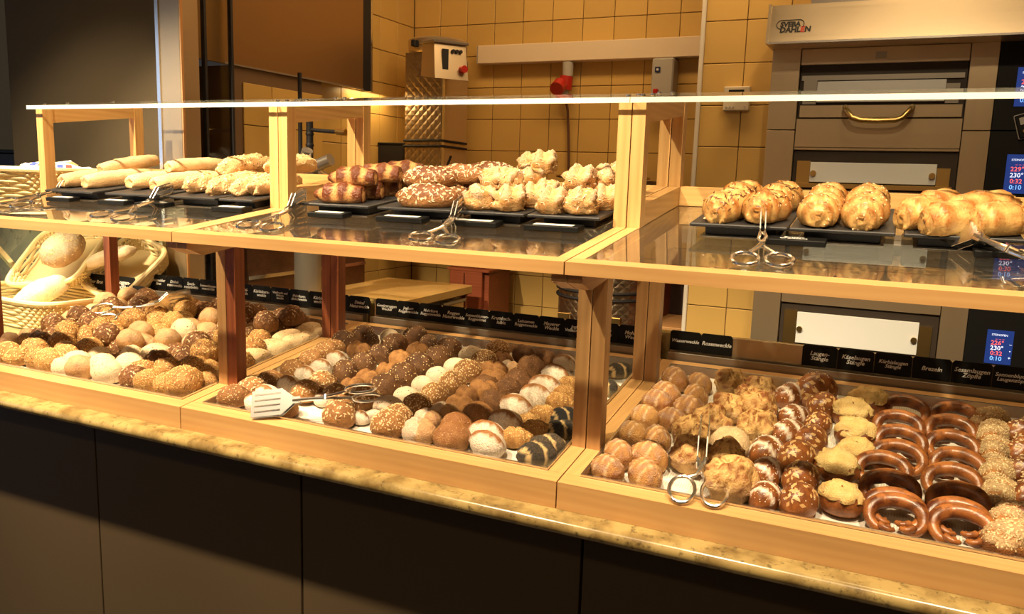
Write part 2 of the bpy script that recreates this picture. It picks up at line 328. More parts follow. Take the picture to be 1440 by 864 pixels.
MAT=mat_mesh()
side=('left','middle','right')
for u in range(3):
    x0,x1=XU[u]+.0012,XU[u+1]-.0012
    t=empty('display_unit',((x0+x1)/2,1.5,.9376),('pine display unit with a glass shelf at the left end of the counter','pine display unit with a glass shelf in the middle of the counter','pine display unit with a glass shelf at the right, in front of the oven')[u],'display stand','pine display units along the counter')
    yz('front_rail',[(1.2,.9378),(1.2,zb(1.2)),(1.232,zb(1.232)),(1.232,.9378)],x0,x1,RAIL,t,(1,0,0))
    yz('rear_rail',[(1.826,.9378),(1.826,zb(1.826)),(1.86,zb(1.86)),(1.86,.9378)],x0,x1,RAIL,t,(1,0,0))
    for xa,xb in ((x0,x0+.028),(x1-.028,x1)): yz('side_rail',[(1.2325,.9378),(1.2325,zb(1.2325)),(1.8255,zb(1.8255)),(1.8255,.9378)],xa,xb,RAIL,t)
    for s,(xa,xb) in enumerate(((x0,x0+.0255),(x1-.0255,x1))):
        wd=REDSHADE if (u==1 and s==0) else BEECH
        for ya in (1.337,1.705):
            zz=lambda y: 1.303+TA*(y-1.25)
            yz('lower_post',[(ya,zb(ya)),(ya,zz(ya)),(ya+.03,zz(ya+.03)),(ya+.03,zb(ya+.03))],xa,xb,REDSHADE if (s==1 and u==0 and ya>1.6) or (u==0 and s==0) else wd,t,(0,0,1))
        yz('bracket_arm',[(1.206,1.3342),(1.206,1.319),(1.25,1.3035),(1.80,1.3035+TA*.55),(1.80,1.3342+TA*.594)],xa,xb,BEECH,t)
        sa,sb=(xa,xa+.022) if s==0 else (xb-.022,xb)
        yz('side_shelf_rail',[(1.224,zs(1.224)-.02),(1.224,zs(1.224)),(1.83,zs(1.83)),(1.83,zs(1.83)-.02)],sa,sb,PINE,t)
        for ya in (1.513,1.8156):
            yz('upper_post',[(ya,zs(ya)),(ya,zt(ya)),(ya+.031,zt(ya+.031)),(ya+.031,zs(ya+.031))],xa,xb,PINE,t,(0,0,1))
        yz('box_rail',[(1.5445,zs(1.5445)+.001),(1.5445,zs(1.5445)+.042),(1.8152,zs(1.8152)+.042),(1.8152,zs(1.8152)+.001)],xa,xb-.001,PINE,t)
        yz('top_rail',[(1.5445,zt(1.5445)-.039),(1.5445,zt(1.5445)),(1.8152,zt(1.8152)),(1.8152,zt(1.8152)-.039)],xa,xb-.001,PINE,t)
    yz('front_shelf_rail',[(1.193,1.3328),(1.193,ZS),(1.2238,zs(1.2238)),(1.2238,zs(1.2238)-.0206)],x0,x1,RAIL,t,(1,0,0))
    yz('rear_shelf_rail',[(1.8305,zs(1.8305)-.02),(1.8305,zs(1.8305)),(1.86,zs(1.86)),(1.86,zs(1.86)-.02)],x0,x1,PINE,t,(1,0,0))
    yz('rear_panel',[(1.818,zs(1.818)+.0005),(1.818,zs(1.818)+.041),(1.836,zs(1.836)+.041),(1.836,zs(1.836)+.0005)],x0+.026,x1-.026,PINE,t,(1,0,0))
    yz('shelf_glass',[(1.2242,zs(1.2242)-.0068),(1.2242,zs(1.2242)-.0008),(1.83,zs(1.83)-.0008),(1.83,zs(1.83)-.0068)],x0+.0222,x1-.0222,SHELFGL,t,(1,0,0))
    V,F=prism_vf([(1.495,zt(1.495)+.0005),(1.495,zt(1.495)+.0105),(1.868,zt(1.868)+.0105),(1.868,zt(1.868)+.0005)],x0-.0005+(.0 if u else -.012),x1+.0005)
    o=put('top_glass',mesh('top_glass',V,F,[GLASS,EDGE],midx=[1,1,1,0,1,0]),t)
    mi=[0 if abs(p.normal.z)>.9 else 1 for p in o.data.polygons]; o.data.polygons.foreach_set('material_index',mi)
    for xa in (x0+.013,x1-.013):
        for ya in (1.53,1.6,1.75):
            mb=MB(); mb.cyl((xa,ya,zt(ya)+.0105),(xa,ya,zt(ya)+.0145),.005,10); mb.build('bolt',POLISH,t)
    # steel baking tray let into the frame
    a,b=x0+.031,x1-.031; c,d=1.2345,1.8235; hf=-.017; r=.006
    mb=MB()
    def q(x,y,h): return (x,y,zb(y)+h)
    ring=lambda k,h:[q(a+k,c+k,h),q(b-k,c+k,h),q(b-k,d-k,h),q(a+k,d-k,h)]
    V=ring(-.0025,.0008)+ring(-.0025,.004)+ring(.002,.004)+ring(.006,hf)+ring(.0,-.02)+ring(-.0005,.0008)
    F=[]
    for lv in range(3):
        for k in range(4): F.append([lv*4+k,lv*4+(k+1)%4,lv*4+4+(k+1)%4,lv*4+4+k])
    F.append([12,13,14,15]); 
    for lv,lw in ((4,5),(5,0)):
        for k in range(4): F.append([lv*4+k,lv*4+(k+1)%4,lw*4+(k+1)%4,lw*4+k])
    F.append([19,18,17,16])
    o=put('baking_tray',mesh('baking_tray',V,F,RIM)); tag(o,'shallow steel baking tray of bread in the %s pine unit'%side[u],'tray','steel baking trays')
    yz('baking_mat',[(c+.008,zb(c+.008)+hf),(c+.008,zb(c+.008)+hf+.001),(d-.008,zb(d-.008)+hf+.001),(d-.008,zb(d-.008)+hf)],a+.009,b-.009,MAT,o,(1,0,0))
    # label rail behind the tray
    la,lb=x0+.008+(.0 if u<2 else 0),x1-.014
    t=empty('label_rail',((la+lb)/2,1.89,.9378),'steel label rail with a front lip behind the %s bread tray'%side[u],'rail','label rails')
    slab('back_plate',(la,1.894,.94),(lb,1.9,1.131),STEEL,t,.001); slab('front_lip',(la,1.872,1.04),(lb,1.8755,1.0855),DSTEEL,t,.001); slab('rail_floor',(la,1.8757,1.055),(lb,1.8938,1.058),STEEL,t)
# ---------------------------------------------------------------- name plates
def text(name, s, size, mat, parent, loc, rot=(pi/2,0,0), shear=.0, bold=.0, align='CENTER', ext=.0002):
    cu=bpy.data.curves.new(name,'FONT'); cu.body=s; cu.size=size; cu.align_x=align; cu.align_y='CENTER'; cu.shear=shear; cu.offset=bold*size; cu.extrude=ext; cu.resolution_u=2; cu.space_line=.85
    from mathutils import Euler
    tmp=bpy.data.objects.new('tmp',cu); COL.objects.link(tmp); dg=bpy.context.evaluated_depsgraph_get(); dg.update()
    me=bpy.data.meshes.new_from_object(tmp.evaluated_get(dg)); bpy.data.objects.remove(tmp); bpy.data.curves.remove(cu); me.materials.clear(); me.materials.append(mat); o=bpy.data.objects.new(name,me)
    return link(o,parent,Matrix.Translation(loc)@Euler(rot).to_matrix().to_4x4())
def plate(x, wdt, s, y=1.8875, z=1.0885, h=.0475, cat='sign', label=None, tilt=0.0, yaw=0.0, corner=(1,1)):
    k=.0045; w2=wdt/2; th=.0022
    pr=[(-w2,0),(w2,0),(w2,h-k*corner[1]),(w2-k*corner[1],h),(-w2+k*corner[0],h),(-w2,h-k*corner[0])]
    n=len(pr); V=[(a,0,b) for a,b in pr]+[(a,th,b) for a,b in pr]; F=[list(range(n)),[n+i for i in range(n)][::-1]]+[[i,n+i,n+(i+1)%n,(i+1)%n] for i in range(n)]
    mw=Matrix.Translation((x,y,z))@Matrix.Rotation(yaw,4,'Z')@Matrix.Rotation(tilt,4,'X')
    o=put('name_plate',mesh('name_plate',V,F,BLACK),None,mw)
    tag(o,label or ('black name plate lettered '+' '.join(s.replace('-\n','').split())),cat,'bread name plates')
    nl=s.count('\n')+1; sz=(.0128 if nl<3 else .011) if wdt<.09 else .0185
    if s: link_text=text('lettering',s,sz if max(map(len,s.split('\n')))<12 else sz*.86,WHITE,o,mw@Vector((0,-.0004,h*.5)),(pi/2+tilt,0,yaw),.25,.018)
    return o
S1=['Maismehler\nBrot','Dinkel-\nrosenweckle','Speck-\nrosenbrötle','Sonnenblumen-\nrosenbrötle','Roggen-\nknorzen','Trüffel-\nweckle','Kürbiskern-\nweckle','Vitalfrucht und\nUrkorn\nweckle','Mehrkorn-\ndinkelweckle','Kürbis-\nweckle','Hafer-\nweckle','Dinkel\nNaturweckle']
for i,s in enumerate(S1): plate(-2.149+.0722*i,.0708,s)
S2=['Gewürzroggen\nWeckle','Joghurt\nRoggenweckle','Mehrkorn\nRoggenweckle','Roggen\nNaturweckle','Sonnenblumen-\nRoggenbrot','Krumbach-\nlaible','Leinsamen\nRoggenweckle','Mauerer\nWeckle','Joghurt-\nVollkornweckle','Sesam\nZöpfle','Mohn S.\nWeckle']
for i,s in enumerate(S2): plate(-1.262+.0716*i,.0706,s)
for x,s in ((-.417,'Wasserweckle'),(-.3435,'Rosenweckle')): plate(x,.0722,s)
for i,s in enumerate(['Laugen-\nStängle','Käselaugen\nStängle','Kürbislaugen\nStängle','Brezeln','Sesamlaugen\nZöpfle','Sonnenblumen\nLaugenzöpfle','Salz-\nstangen']): plate(-.1165+.0742*i,.073,s)

# ---------------------------------------------------------------- kitchen
def quilt(name, sx, col=(.5,.42,.32)):
    """diamond-quilted stainless cladding"""
    m,nt,b=nodes(name); L=nt.links.new; b.inputs['Metallic'].default_value=1; b.inputs['Base Color'].default_value=c4(col); b.inputs['Roughness'].default_value=.34
    tc=N(nt,'ShaderNodeTexCoord'); mp=N(nt,'ShaderNodeMapping'); mp.inputs['Rotation'].default_value=(0,pi/4,0); mp.inputs['Scale'].default_value=(sx,sx,sx); L(tc.outputs['Object'],mp.inputs[0])
    sp=N(nt,'ShaderNodeSeparateXYZ'); L(mp.outputs[0],sp.inputs[0]); o=[]
    for ax in (0,2):
        f=N(nt,'ShaderNodeMath',operation='SINE'); L(sp.outputs[ax],f.inputs[0]); a=N(nt,'ShaderNodeMath',operation='ABSOLUTE'); L(f.outputs[0],a.inputs[0]); o.append(a)
    mn=N(nt,'ShaderNodeMath',operation='MINIMUM'); L(o[0].outputs[0],mn.inputs[0]); L(o[1].outputs[0],mn.inputs[1])
    bp=N(nt,'ShaderNodeBump',i_Strength=.5,i_Distance=.004); L(mn.outputs[0],bp.inputs['Height']); L(bp.outputs[0],b.inputs['Normal']); return m
QUILT=quilt('quilted_steel',105); BRASS=flat('brass',(.6,.42,.16),.3,1); RED=flat('red_plastic',(.45,.02,.012),.35); REDWOOD=wood('red_brown_board',(.28,.07,.025),(.2,.045,.016),.5); TAN=granite('tan_laminate',(.55,.36,.13),(.5,.31,.1),(.36,.22,.07),26)
GREYP=flat('grey_plastic',(.42,.41,.38),.45); CABLE=flat('cable',(.1,.04,.02),.6)
# --- deck oven
ov=empty('deck_oven',(0,2.95,0),'tall stainless deck oven with black control panels behind the right unit','oven')
OX0,OX1=-.412,.62; Y=2.9
slab('oven_body',(OX0+.002,2.99,0),(OX1,3.09,1.935),DSTEEL,ov)
slab('left_column',(OX0,Y,0),(-.3215,2.99,1.671),STEELV,ov,.001); slab('left_column',(OX0,Y,1.674),(-.3215,2.99,1.936),STEELV,ov,.001)
slab('right_column',(.172,Y,0),(.2475,2.99,1.671),STEELV,ov,.001); slab('right_column',(.172,Y,1.674),(.2475,2.99,1.936),STEELV,ov,.001)
scr=flat('screen_glow',(.005,.008,.02),.2,emit=(.012,.03,.14),es=1.0); tw=flat('screen_white',(.5,.5,.6),emit=(.7,.75,.95),es=1.0); tr_=flat('screen_red',(.5,.05,.05),emit=(.9,.12,.1),es=1.0); tb=flat('screen_blue',(.1,.3,.6),emit=(.2,.45,.95),es=1.0)
for a,b,z0,z1,rows in ((1.674,1.936,1.744,1.858,(('225°',tr_),('230°',tw),('0:21',tr_),('0:10',tb))),(1.41,1.671,1.485,1.602,(('229°',tr_),('230°',tw),('0:32',tr_),('0:10',tb))),(1.145,1.407,1.22,1.33,(('228°',tr_),('230°',tw),('0:30',tr_),('0:10',tb))),(.6,1.142,.955,1.062,(('226°',tr_),('230°',tw),('0:32',tr_),('0:10',tb)))):
    cp=slab('control_panel',(.2485,Y,a),(OX1,2.99,b),BLACK,ov,.001)
    xs=.3 if z0>1.1 else .306
    s=slab('screen',(xs,Y-.003,z0),(xs+(.09 if z0>1.1 else .072),Y+.001,z1),scr,cp)
    for i,(tx,mt) in enumerate(rows): text('readout',tx,.019,mt,cp,(xs+.03,Y-.0036,z0+(z1-z0)*(.62-.155*i)),bold=.01)
    for i in range(3): text('readout',('–','•','+')[i],.014,tw,cp,(xs+.066,Y-.0036,z0+(z1-z0)*(.6-.2*i)))
    text('readout','STEINOFEN',.0085,tw,cp,(xs+.034,Y-.0036,z0+(z1-z0)*.86))
    text('readout','– – –',.012,tr_,cp,(xs+.036,Y-.0036,z0+(z1-z0)*.74))
def deck(zhead0, zhead1, zp0, zp1, zl0, sill=None, handle=False, knobs=True, ledge=None):
    d=slab('deck_front',(-.318,Y+.012,zl0),(.169,2.985,zhead0),flat('cavity',(.03,.018,.009),.6),ov) 
    if zhead1>zhead0: slab('header',(-.3185,Y,zhead0),(.1695,2.985,zhead1),STEEL,ov,.001)
    p=slab('door_plate',(-.262,Y-.004,zp0),(.1135,Y+.008,zp1),PLAT,ov,.001)
    if knobs:
        for x in (-.255,.098):
            mb=MB(); zc=(zp0+zp1)/2-.004; mb.cyl((x+.004,Y-.004,zc),(x+.004,Y-.014,zc),.0095,16); mb.build('knob',BRASS,p,smooth=True)
    slab('door_frame',(-.305,Y+.002,zp0-.006),(-.2635,Y+.011,zp1+.004),BRASS if knobs else DSTEEL,ov); slab('door_frame',(.115,Y+.002,zp0-.006),(.152,Y+.011,zp1-.012),BRASS if knobs else DSTEEL,ov)
    if ledge: slab('ledge',(-.313,Y-.01,ledge[0]),(.16,Y+.01,ledge[1]),BRASS,ov,.001)
    if sill: slab('sill_panel',(-.3185,Y-.001,sill[0]),(.1695,Y+.011,sill[1]),STEEL,ov,.001)
    if handle:
        pts=[(-.167,Y,1.742),(-.169,Y-.03,1.742),(-.163,Y-.05,1.73),(-.145,Y-.055,1.708),(-.12,Y-.056,1.7),(-.072,Y-.056,1.698),(-.02,Y-.056,1.7),(.0,Y-.055,1.708),(.019,Y-.05,1.73),(.025,Y-.03,1.742),(.023,Y,1.742)]
        MB().tube(pts,.009,12).build('door_handle',BRASS,ov,smooth=True)
deck(1.882,1.933,1.762,1.828,1.616,sill=(1.617,1.709),handle=True,knobs=False)
slab('door_lower',(-.311,Y-.003,1.713),(.165,Y+.01,1.752),STEEL,ov,.001); slab('upper_trim',(-.313,Y+.004,1.832),(.162,Y+.01,1.848),DSTEEL,ov)
slab('vent_cover',(-.095,Y-.003,1.897),(-.063,Y+.001,1.917),DSTEEL,ov)
deck(1.608,1.6155,1.503,1.568,1.36,ledge=(1.484,1.499),sill=(1.362,1.478))
deck(1.352,1.3595,1.24,1.31,1.125,ledge=(1.222,1.236),sill=(1.126,1.217))
deck(1.092,1.124,.955,1.062,.82,sill=(.822,.93))
slab('base_panel',(-.3185,Y,.02),(.1695,2.985,.818),STEEL,ov)
# canopy with the maker's lettering
V=[(OX0+.004,2.752,1.93),(OX1,2.752,1.93),(OX1,2.775,2.05),(OX0+.004,2.775,2.05),(OX0+.004,3.09,1.94),(OX1,3.09,1.94),(OX1,3.09,2.05),(OX0+.004,3.09,2.05)]
wobj('canopy',V,[[0,1,2,3],[1,5,6,2],[5,4,7,6],[4,0,3,7],[3,2,6,7],[4,5,1,0]],STEEL,ov)
V=[(OX0-.004,2.745,1.93),(OX0+.004,2.745,1.93),(OX0+.004,2.768,2.053),(OX0-.004,2.768,2.053),(OX0-.004,3.06,1.937),(OX0+.004,3.06,1.937),(OX0+.004,3.06,2.053),(OX0-.004,3.06,2.053)]
wobj('canopy_end',V,[[0,1,2,3],[1,5,6,2],[5,4,7,6],[4,0,3,7],[3,2,6,7],[4,5,1,0]],STEELV,ov)
slab('canopy_lip',(OX0+.004,2.75,1.929),(OX1,2.757,1.935),POLISH,ov); slab('chimney_box',(-.3,2.86,2.05),(OX1,3.09,2.4),DSTEEL,ov)
lg=math.atan2(.023,.12); INK=flat('black_ink',(.012,.01,.01),.5); REDI=flat('red_ink',(.6,.05,.02),.5)
def onhood(x,z): return (x,2.752+(z-1.93)*.023/.12-.0012,z)
rt_=(pi/2-lg,0,0)
text('lettering','SVEBA',.0215,INK,ov,onhood(-.346,1.988),rt_,.08,.05); text('lettering','DAHL',.0235,INK,ov,onhood(-.3455,1.971),rt_,.08,.05); text('lettering','E',.0235,REDI,ov,onhood(-.3085,1.971),rt_,.08,.05); text('lettering','N',.0235,INK,ov,onhood(-.293,1.971),rt_,.08,.05)
pts=[onhood(-.372+.0*k,1.979) for k in range(1)]
loop=[]
for k in range(9): a=pi*1.5-pi*k/8; loop.append(onhood(-.373+.014*math.cos(a),1.9885+.0135*math.sin(a)))
for k in range(7): a=pi/2-pi*.75*k/6; loop.append(onhood(-.319+.014*math.cos(a),1.9885+.0135*math.sin(a)))
MB().tube(loop,.0013,6).build('logo_outline',INK,ov)
# timer clipped to the control panel
tm=empty('kitchen_timer',(.345,2.885,1.69),'small dark kitchen timer stuck on the oven control panel','timer',rot=Matrix.Rotation(-.3,3,'Y'))
mw=WM[tm.name]
for nm,a,b,mt in (('timer_body',(-.032,0,-.035),(.04,.012,.035),BLACK),('timer_edge',(-.034,.004,-.037),(.042,.0125,.037),GREYP),('display',(-.022,-.001,.005),(.03,.002,.026),GREYP)):
    V,F=box_vf(a,b,.003 if nm!='display' else 0); put(nm,mesh(nm,V,F,mt),tm,mw)
for x in (-.015,.005): MB().cyl((x,-.003,-.015),(x,.001,-.015),.005,10).build('button',BRASS,tm,mw,smooth=True)
# --- wall things
o=empty('thermostat',(-.552,3.094,1.79),'pale wall thermostat on the yellow tiles left of the oven','thermostat')
slab('housing',(-.598,3.07,1.752),(-.505,3.0935,1.838),flat('ivory_plastic',(.62,.55,.42),.5),o,.003); slab('display',(-.58,3.0688,1.815),(-.525,3.071,1.826),BLACK,o)
for x in (-.585,-.572,-.56,-.52): MB().cyl((x,3.066,1.765),(x,3.071,1.765),.003,8).build('button',GREYP,o)
o=empty('cable_duct',(-1.34,3.61,2.065),'long cream cable duct running along the back wall tiles','duct'); slab('duct_cover',(-1.87,3.555,2.021),(-.80,3.6115,2.106),flat('cream_plastic',(.74,.62,.46),.45),o,.003); slab('end_cap',(-1.874,3.556,2.023),(-1.8705,3.611,2.104),GREYP,o); slab('end_cap',(-.7995,3.556,2.023),(-.796,3.611,2.104),GREYP,o)
o=empty('power_plug',(-1.42,3.59,1.93),'red and white industrial power plug hanging below the cable duct','plug')
MB().cyl((-1.41,3.575,2.018),(-1.41,3.575,1.955),.026,18,r1=.024).build('socket_body',GREYP,o,smooth=True); MB().cyl((-1.413,3.57,1.955),(-1.42,3.568,1.895),.03,18,r1=.033).build('plug_head',RED,o,smooth=True)
MB().cyl((-1.43,3.54,1.915),(-1.432,3.5,1.89),.033,18).build('flap',RED,o,smooth=True); MB().cyl((-1.418,3.57,1.895),(-1.414,3.575,1.845),.02,14,r1=.011).build('gland',GREYP,o,smooth=True)
MB().tube([(-1.414,3.577,1.845),(-1.408,3.59,1.8),(-1.402,3.594,1.7),(-1.396,3.594,1.6),(-1.39,3.592,1.45)],.006,8).build('cable',CABLE,o,smooth=True)
o=empty('switch_socket',(-.957,3.58,1.93),'grey and red industrial switched socket box on the tiled wall','socket')
slab('box',(-1.0,3.52,1.86),(-.905,3.6115,2.015),GREYP,o,.006); slab('switch_plate',(-.985,3.516,1.955),(-.962,3.521,1.978),flat('blue_mark',(.02,.03,.1),.4),o); slab('switch_mark',(-.978,3.5145,1.962),(-.969,3.5165,1.971),WHITE,o)
MB().cyl((-.975,3.555,1.862),(-.985,3.535,1.82),.03,18).build('socket_head',RED,o,smooth=True); slab('red_tab',(-.985,3.5,1.845),(-.965,3.523,1.885),RED,o,.003)
# --- dough machine with quilted cladding
o=empty('dough_divider',(-2.0,3.35,1.475),'tall dough machine clad in quilted steel with a control box','machine')
slab('quilted_front',(-2.1,3.28,1.478),(-1.905,3.3,2.04),QUILT,o,.002); slab('machine_body',(-2.095,3.301,1.478),(-1.9,3.52,2.03),STEEL,o,.002); slab('corner_edge',(-1.9055,3.277,1.478),(-1.898,3.3,2.02),POLISH,o)
for z in (1.62,1.645): 
    MB().tube([(-2.105,3.285,z-.002),(-2.1,3.273,z-.002),(-1.9,3.27,z),(-1.893,3.28,z),(-1.89,3.5,z-.004)],.0055,8).build('cable',CABLE if z<1 else RUBBER,o,smooth=True)
V,F=lathe_vf([(.0,.0),(.125,.0),(.135,.012),(.138,.06),(.133,.066),(.11,.03),(0,.02)],32); ob=put('bowl',mesh('bowl',V,F,STEEL,True),o,Matrix.Translation((-2.0,3.4,2.041))); sharp(ob.data)
slab('bowl_latch',(-2.045,3.235,2.06),(-2.02,3.275,2.09),RUBBER,o,.004)
cb=Matrix.Translation((-1.845,3.2,1.975))@Matrix.Rotation(math.radians(55),4,'Z')
V=[(-.08,-.075,-.075),(.08,-.075,-.075),(.08,.075,-.055),(-.08,.075,-.055),(-.075,-.05,.075),(.075,-.05,.075),(.075,.075,.085),(-.075,.075,.085)]
ob=put('control_box',mesh('control_box',V,[[3,2,1,0],[4,5,6,7],[0,1,5,4],[1,2,6,5],[2,3,7,6],[3,0,4,7]],STEEL),o,cb)
def onbox(x,z): return (x,-.0625+z*.166-.001,z)
for nm,x,z,sx,sz,mt in (('keypad',-.028,.0,.014,.05,RUBBER),('lamp',-.028,.035,.008,.007,tr_)):
    p=onbox(x,z); V,F=box_vf((p[0]-sx,p[1]-.005,p[2]-sz),(p[0]+sx,p[1]+.003,p[2]+sz)); put(nm,mesh(nm,V,F,mt),ob,cb)
for x in (.01,.028,.046): p=onbox(x,.045); MB().cyl(p,(p[0],p[1]-.012,p[2]),.008,12).build('button',RUBBER,ob,cb,smooth=True)
p=onbox(.05,-.03); MB().cyl(p,(p[0],p[1]-.03,p[2]),.016,16).build('stop_button',RED,ob,cb,smooth=True)
V,F=box_vf((-.085,-.06,.078),(.085,.09,.09),.002); put('cover',mesh('cover',V,F,DSTEEL),ob,cb@Matrix.Rotation(.06,4,'X'))
o=empty('wall_shelf',(-1.9,3.3,1.458),'narrow brown shelf board carrying the dough machine','shelf'); bar('shelf_board',(-2.265,3.42,1.466),(-1.45,3.42,1.466),.36,.022,REDWOOD,o); slab('bracket',(-2.24,3.3,1.33),(-2.22,3.6,1.454),DSTEEL,o); slab('bracket',(-1.5,3.3,1.33),(-1.48,3.6,1.454),DSTEEL,o)
o=empty('black_box',(-2.19,3.38,1.478),'plain black box on the shelf left of the quilted dough machine','box'); slab('body',(-2.262,3.3,1.4785),(-2.115,3.45,1.622),RUBBER,o,.002); slab('lid',(-2.264,3.298,1.6225),(-2.113,3.452,1.634),BLACK,o,.002)
o=empty('scoop',(-1.77,3.24,1.478),'small steel scoop lying at the foot of the dough machine','scoop')
mw=Matrix.Translation((-1.8,3.26,1.51))@Matrix.Rotation(.5,4,'Y')
V=[];F=[]
for i in range(7):
    a=pi*i/6
    V+=[(-.04,-.035*math.cos(a),-.03*math.sin(a)),(.05,-.03*math.cos(a),-.022*math.sin(a))]
for i in range(6): F.append([2*i,2*i+1,2*i+3,2*i+2])
ob=put('scoop_bowl',mesh('scoop_bowl',V,F,POLISH,True),o,mw); md=ob.modifiers.new('s','SOLIDIFY'); md.thickness=.002
MB().tube([(-.04,0,-.028),(-.06,0,-.01),(-.065,0,.04)],.006,8).build('handle',RUBBER,o,mw,smooth=True)
o=empty('wire_rack',(-1.68,3.55,1.49),'thin wire rack standing against the back wall tiles','rack')
for z in (1.49,1.53): MB().tube([(-1.82,3.58,z),(-1.6,3.58,z),(-1.585,3.57,z-.004),(-1.58,3.5,z-.03)],.003,6).build('wire',DSTEEL,o)
for x in (-1.66,-1.585): MB().tube([(x,3.58,1.53),(x,3.58,1.47)],.003,6).build('upright',DSTEEL,o)
# --- kettle
o=empty('quilted_kettle',(-1.09,3.32,0),'round quilted steel kettle with a flat lid under the red plug','kettle')
V,F=lathe_vf([(0,.1),(.2,.1),(.205,.12),(.205,1.47),(.2,1.49),(0,1.49)],40); ob=put('kettle_body',mesh('kettle_body',V,F,quilt('quilted_round',120)),o,Matrix.Translation((-1.09,3.32,0))); ob.data.polygons.foreach_set('use_smooth',[True]*len(ob.data.polygons)); sharp(ob.data)
V,F=lathe_vf([(0,1.4905),(.17,1.4905),(.2,1.497),(.2,1.505),(.13,1.513),(0,1.516)],40); put('lid',mesh('lid',V,F,flat('lid_steel',(.7,.55,.36),.25,1),True),o,Matrix.Translation((-1.13,3.32,0)))
for x,z in ((-1.03,1.515),(-1.2,1.507)): MB().cyl((x,3.28,z),(x,3.28,z+.028),.005,8).cyl((x,3.28,z+.022),(x,3.28,z+.034),.014,12).build('lid_knob',RUBBER,o)
for z in (1.0,1.03): MB().tube([(-1.09+.21*math.cos(a),3.32+.21*math.sin(a),z) for a in [2*pi*k/40 for k in range(40)]],.007,8,True).build('cable_band',RUBBER,o,smooth=True)
for x in (-1.22,-1.0): slab('latch_plate',(x,3.09,.86),(x+.05,3.113,.94),BRASS,o,.002); MB().cyl((x+.04,3.085,.875),(x+.04,3.075,.875),.02,16).cyl((x+.02,3.08,.87),(x+.06,3.07,.895),.004,8).build('latch_disc',BRASS,o)
# --- work table along the left wall
o=empty('work_table',(-1.92,2.75,0),'tan worktop on red-brown panels along the left kitchen wall','table')
slab('worktop',(-2.135,2.26,.965),(-1.68,3.2,1.003),TAN,o,.004); slab('side_panel',(-1.72,2.26,0),(-1.7,2.72,.964),REDWOOD,o); slab('side_panel',(-1.72,2.74,0),(-1.7,2.86,.964),REDWOOD,o); slab('side_panel',(-1.72,3.17,0),(-1.7,3.19,.964),REDWOOD,o); slab('back_panel',(-2.13,2.28,0),(-2.11,3.19,.964),REDWOOD,o); slab('splash_board',(-2.135,2.26,1.0035),(-2.118,2.99,1.2),wood('dark_board',(.11,.045,.02),(.06,.022,.01),.4),o); slab('steel_strip',(-2.1178,2.26,1.083),(-2.112,2.99,1.097),POLISH,o)
o=empty('undercounter_fridge',(-1.9,3.0,0),'stainless undercounter fridge with a black control strip','fridge')
slab('body',(-2.1,2.88,.06),(-1.72,3.16,.955),DSTEEL,o); slab('door',(-1.719,2.95,.1),(-1.695,3.15,.935),STEELV,o,.004); slab('control_strip',(-1.719,2.89,.1),(-1.695,2.944,.935),BLACK,o,.002); slab('door_ledge',(-1.7,2.95,.937),(-1.685,3.15,.95),DSTEEL,o)
o=empty('red_cabinet',(-1.78,3.4,0),'red-brown wooden cabinet in the corner behind the worktop','cabinet'); bar('door',(-1.855,3.31,.53),(-1.685,3.31,.53),1.04,.02,REDWOOD,o,up=(0,1,0)); slab('body',(-1.86,3.325,.01),(-1.66,3.55,1.05),REDWOOD,o); slab('door_stile',(-1.78,3.3,.02),(-1.775,3.306,1.04),RUBBER,o); bar('top',(-1.87,3.43,1.056),(-1.65,3.43,1.056),.26,.012,REDWOOD,o)
# dark shelving right of the kettle
o=empty('dark_cabinet',(-.77,3.35,0),'dark brown open cabinet between the kettle and the yellow wall','cabinet'); slab('back',(-.87,3.55,.1),(-.7,3.6,1.2),flat('dark_brown',(.035,.014,.007),.6),o); slab('right_side',(-.712,3.15,0),(-.7,3.55,1.2),REDWOOD,o); slab('left_side',(-.875,3.2,0),(-.865,3.55,1.2),REDWOOD,o); bar('shelf_board',(-.864,3.36,.9),(-.713,3.36,.9),.34,.016,BEECH,o)
# --- burner stand (dark metal device) behind the left post
o=empty('espresso_stand',(-1.95,2.7,1.004),'dark metal lever press with ball handle on the worktop','press')
bx,by=-1.98,2.43
MB().cyl((bx,by,1.0035),(bx,by,1.43),.05,20).build('base_column',DSTEEL,o,smooth=True); V,F=lathe_vf([(0,1.43),(.085,1.43),(.09,1.445),(.09,1.475),(.06,1.49),(.06,1.53),(0,1.53)],24); put('head',mesh('head',V,F,POLISH,True),o,Matrix.Translation((bx,by,0)))
MB().cyl((bx-.03,by,1.45),(bx-.03,by,1.84),.008,10).build('rod',RUBBER,o,smooth=True); MB().cyl((bx+.03,by-.02,1.52),(bx+.03,by-.02,1.68),.013,10).build('spindle',RUBBER,o,smooth=True)
V,F=lathe_vf([(.001,-.016),(.011,-.011),(.016,0),(.011,.011),(.001,.016)],12)
for z in (1.69,1.58,1.62): put('ball',mesh('ball',V,F,RUBBER,True),o,Matrix.Translation((bx+.03,by-.02,z)))
MB().tube([(bx+.03,by-.02,1.635),(bx+.1,by-.02,1.63),(bx+.17,by-.02,1.627)],.007,8).build('lever',RUBBER,o,smooth=True); MB().cyl((bx+.15,by-.02,1.628),(bx+.19,by-.02,1.626),.012,10).build('grip',BRASS,o,smooth=True)
MB().cyl((bx+.06,by-.04,1.5),(bx+.14,by-.04,1.53),.022,12).build('spout',DSTEEL,o,smooth=True); MB().cyl((bx+.02,by-.05,1.49),(bx+.06,by-.07,1.56),.02,12).build('clamp',DSTEEL,o,smooth=True)
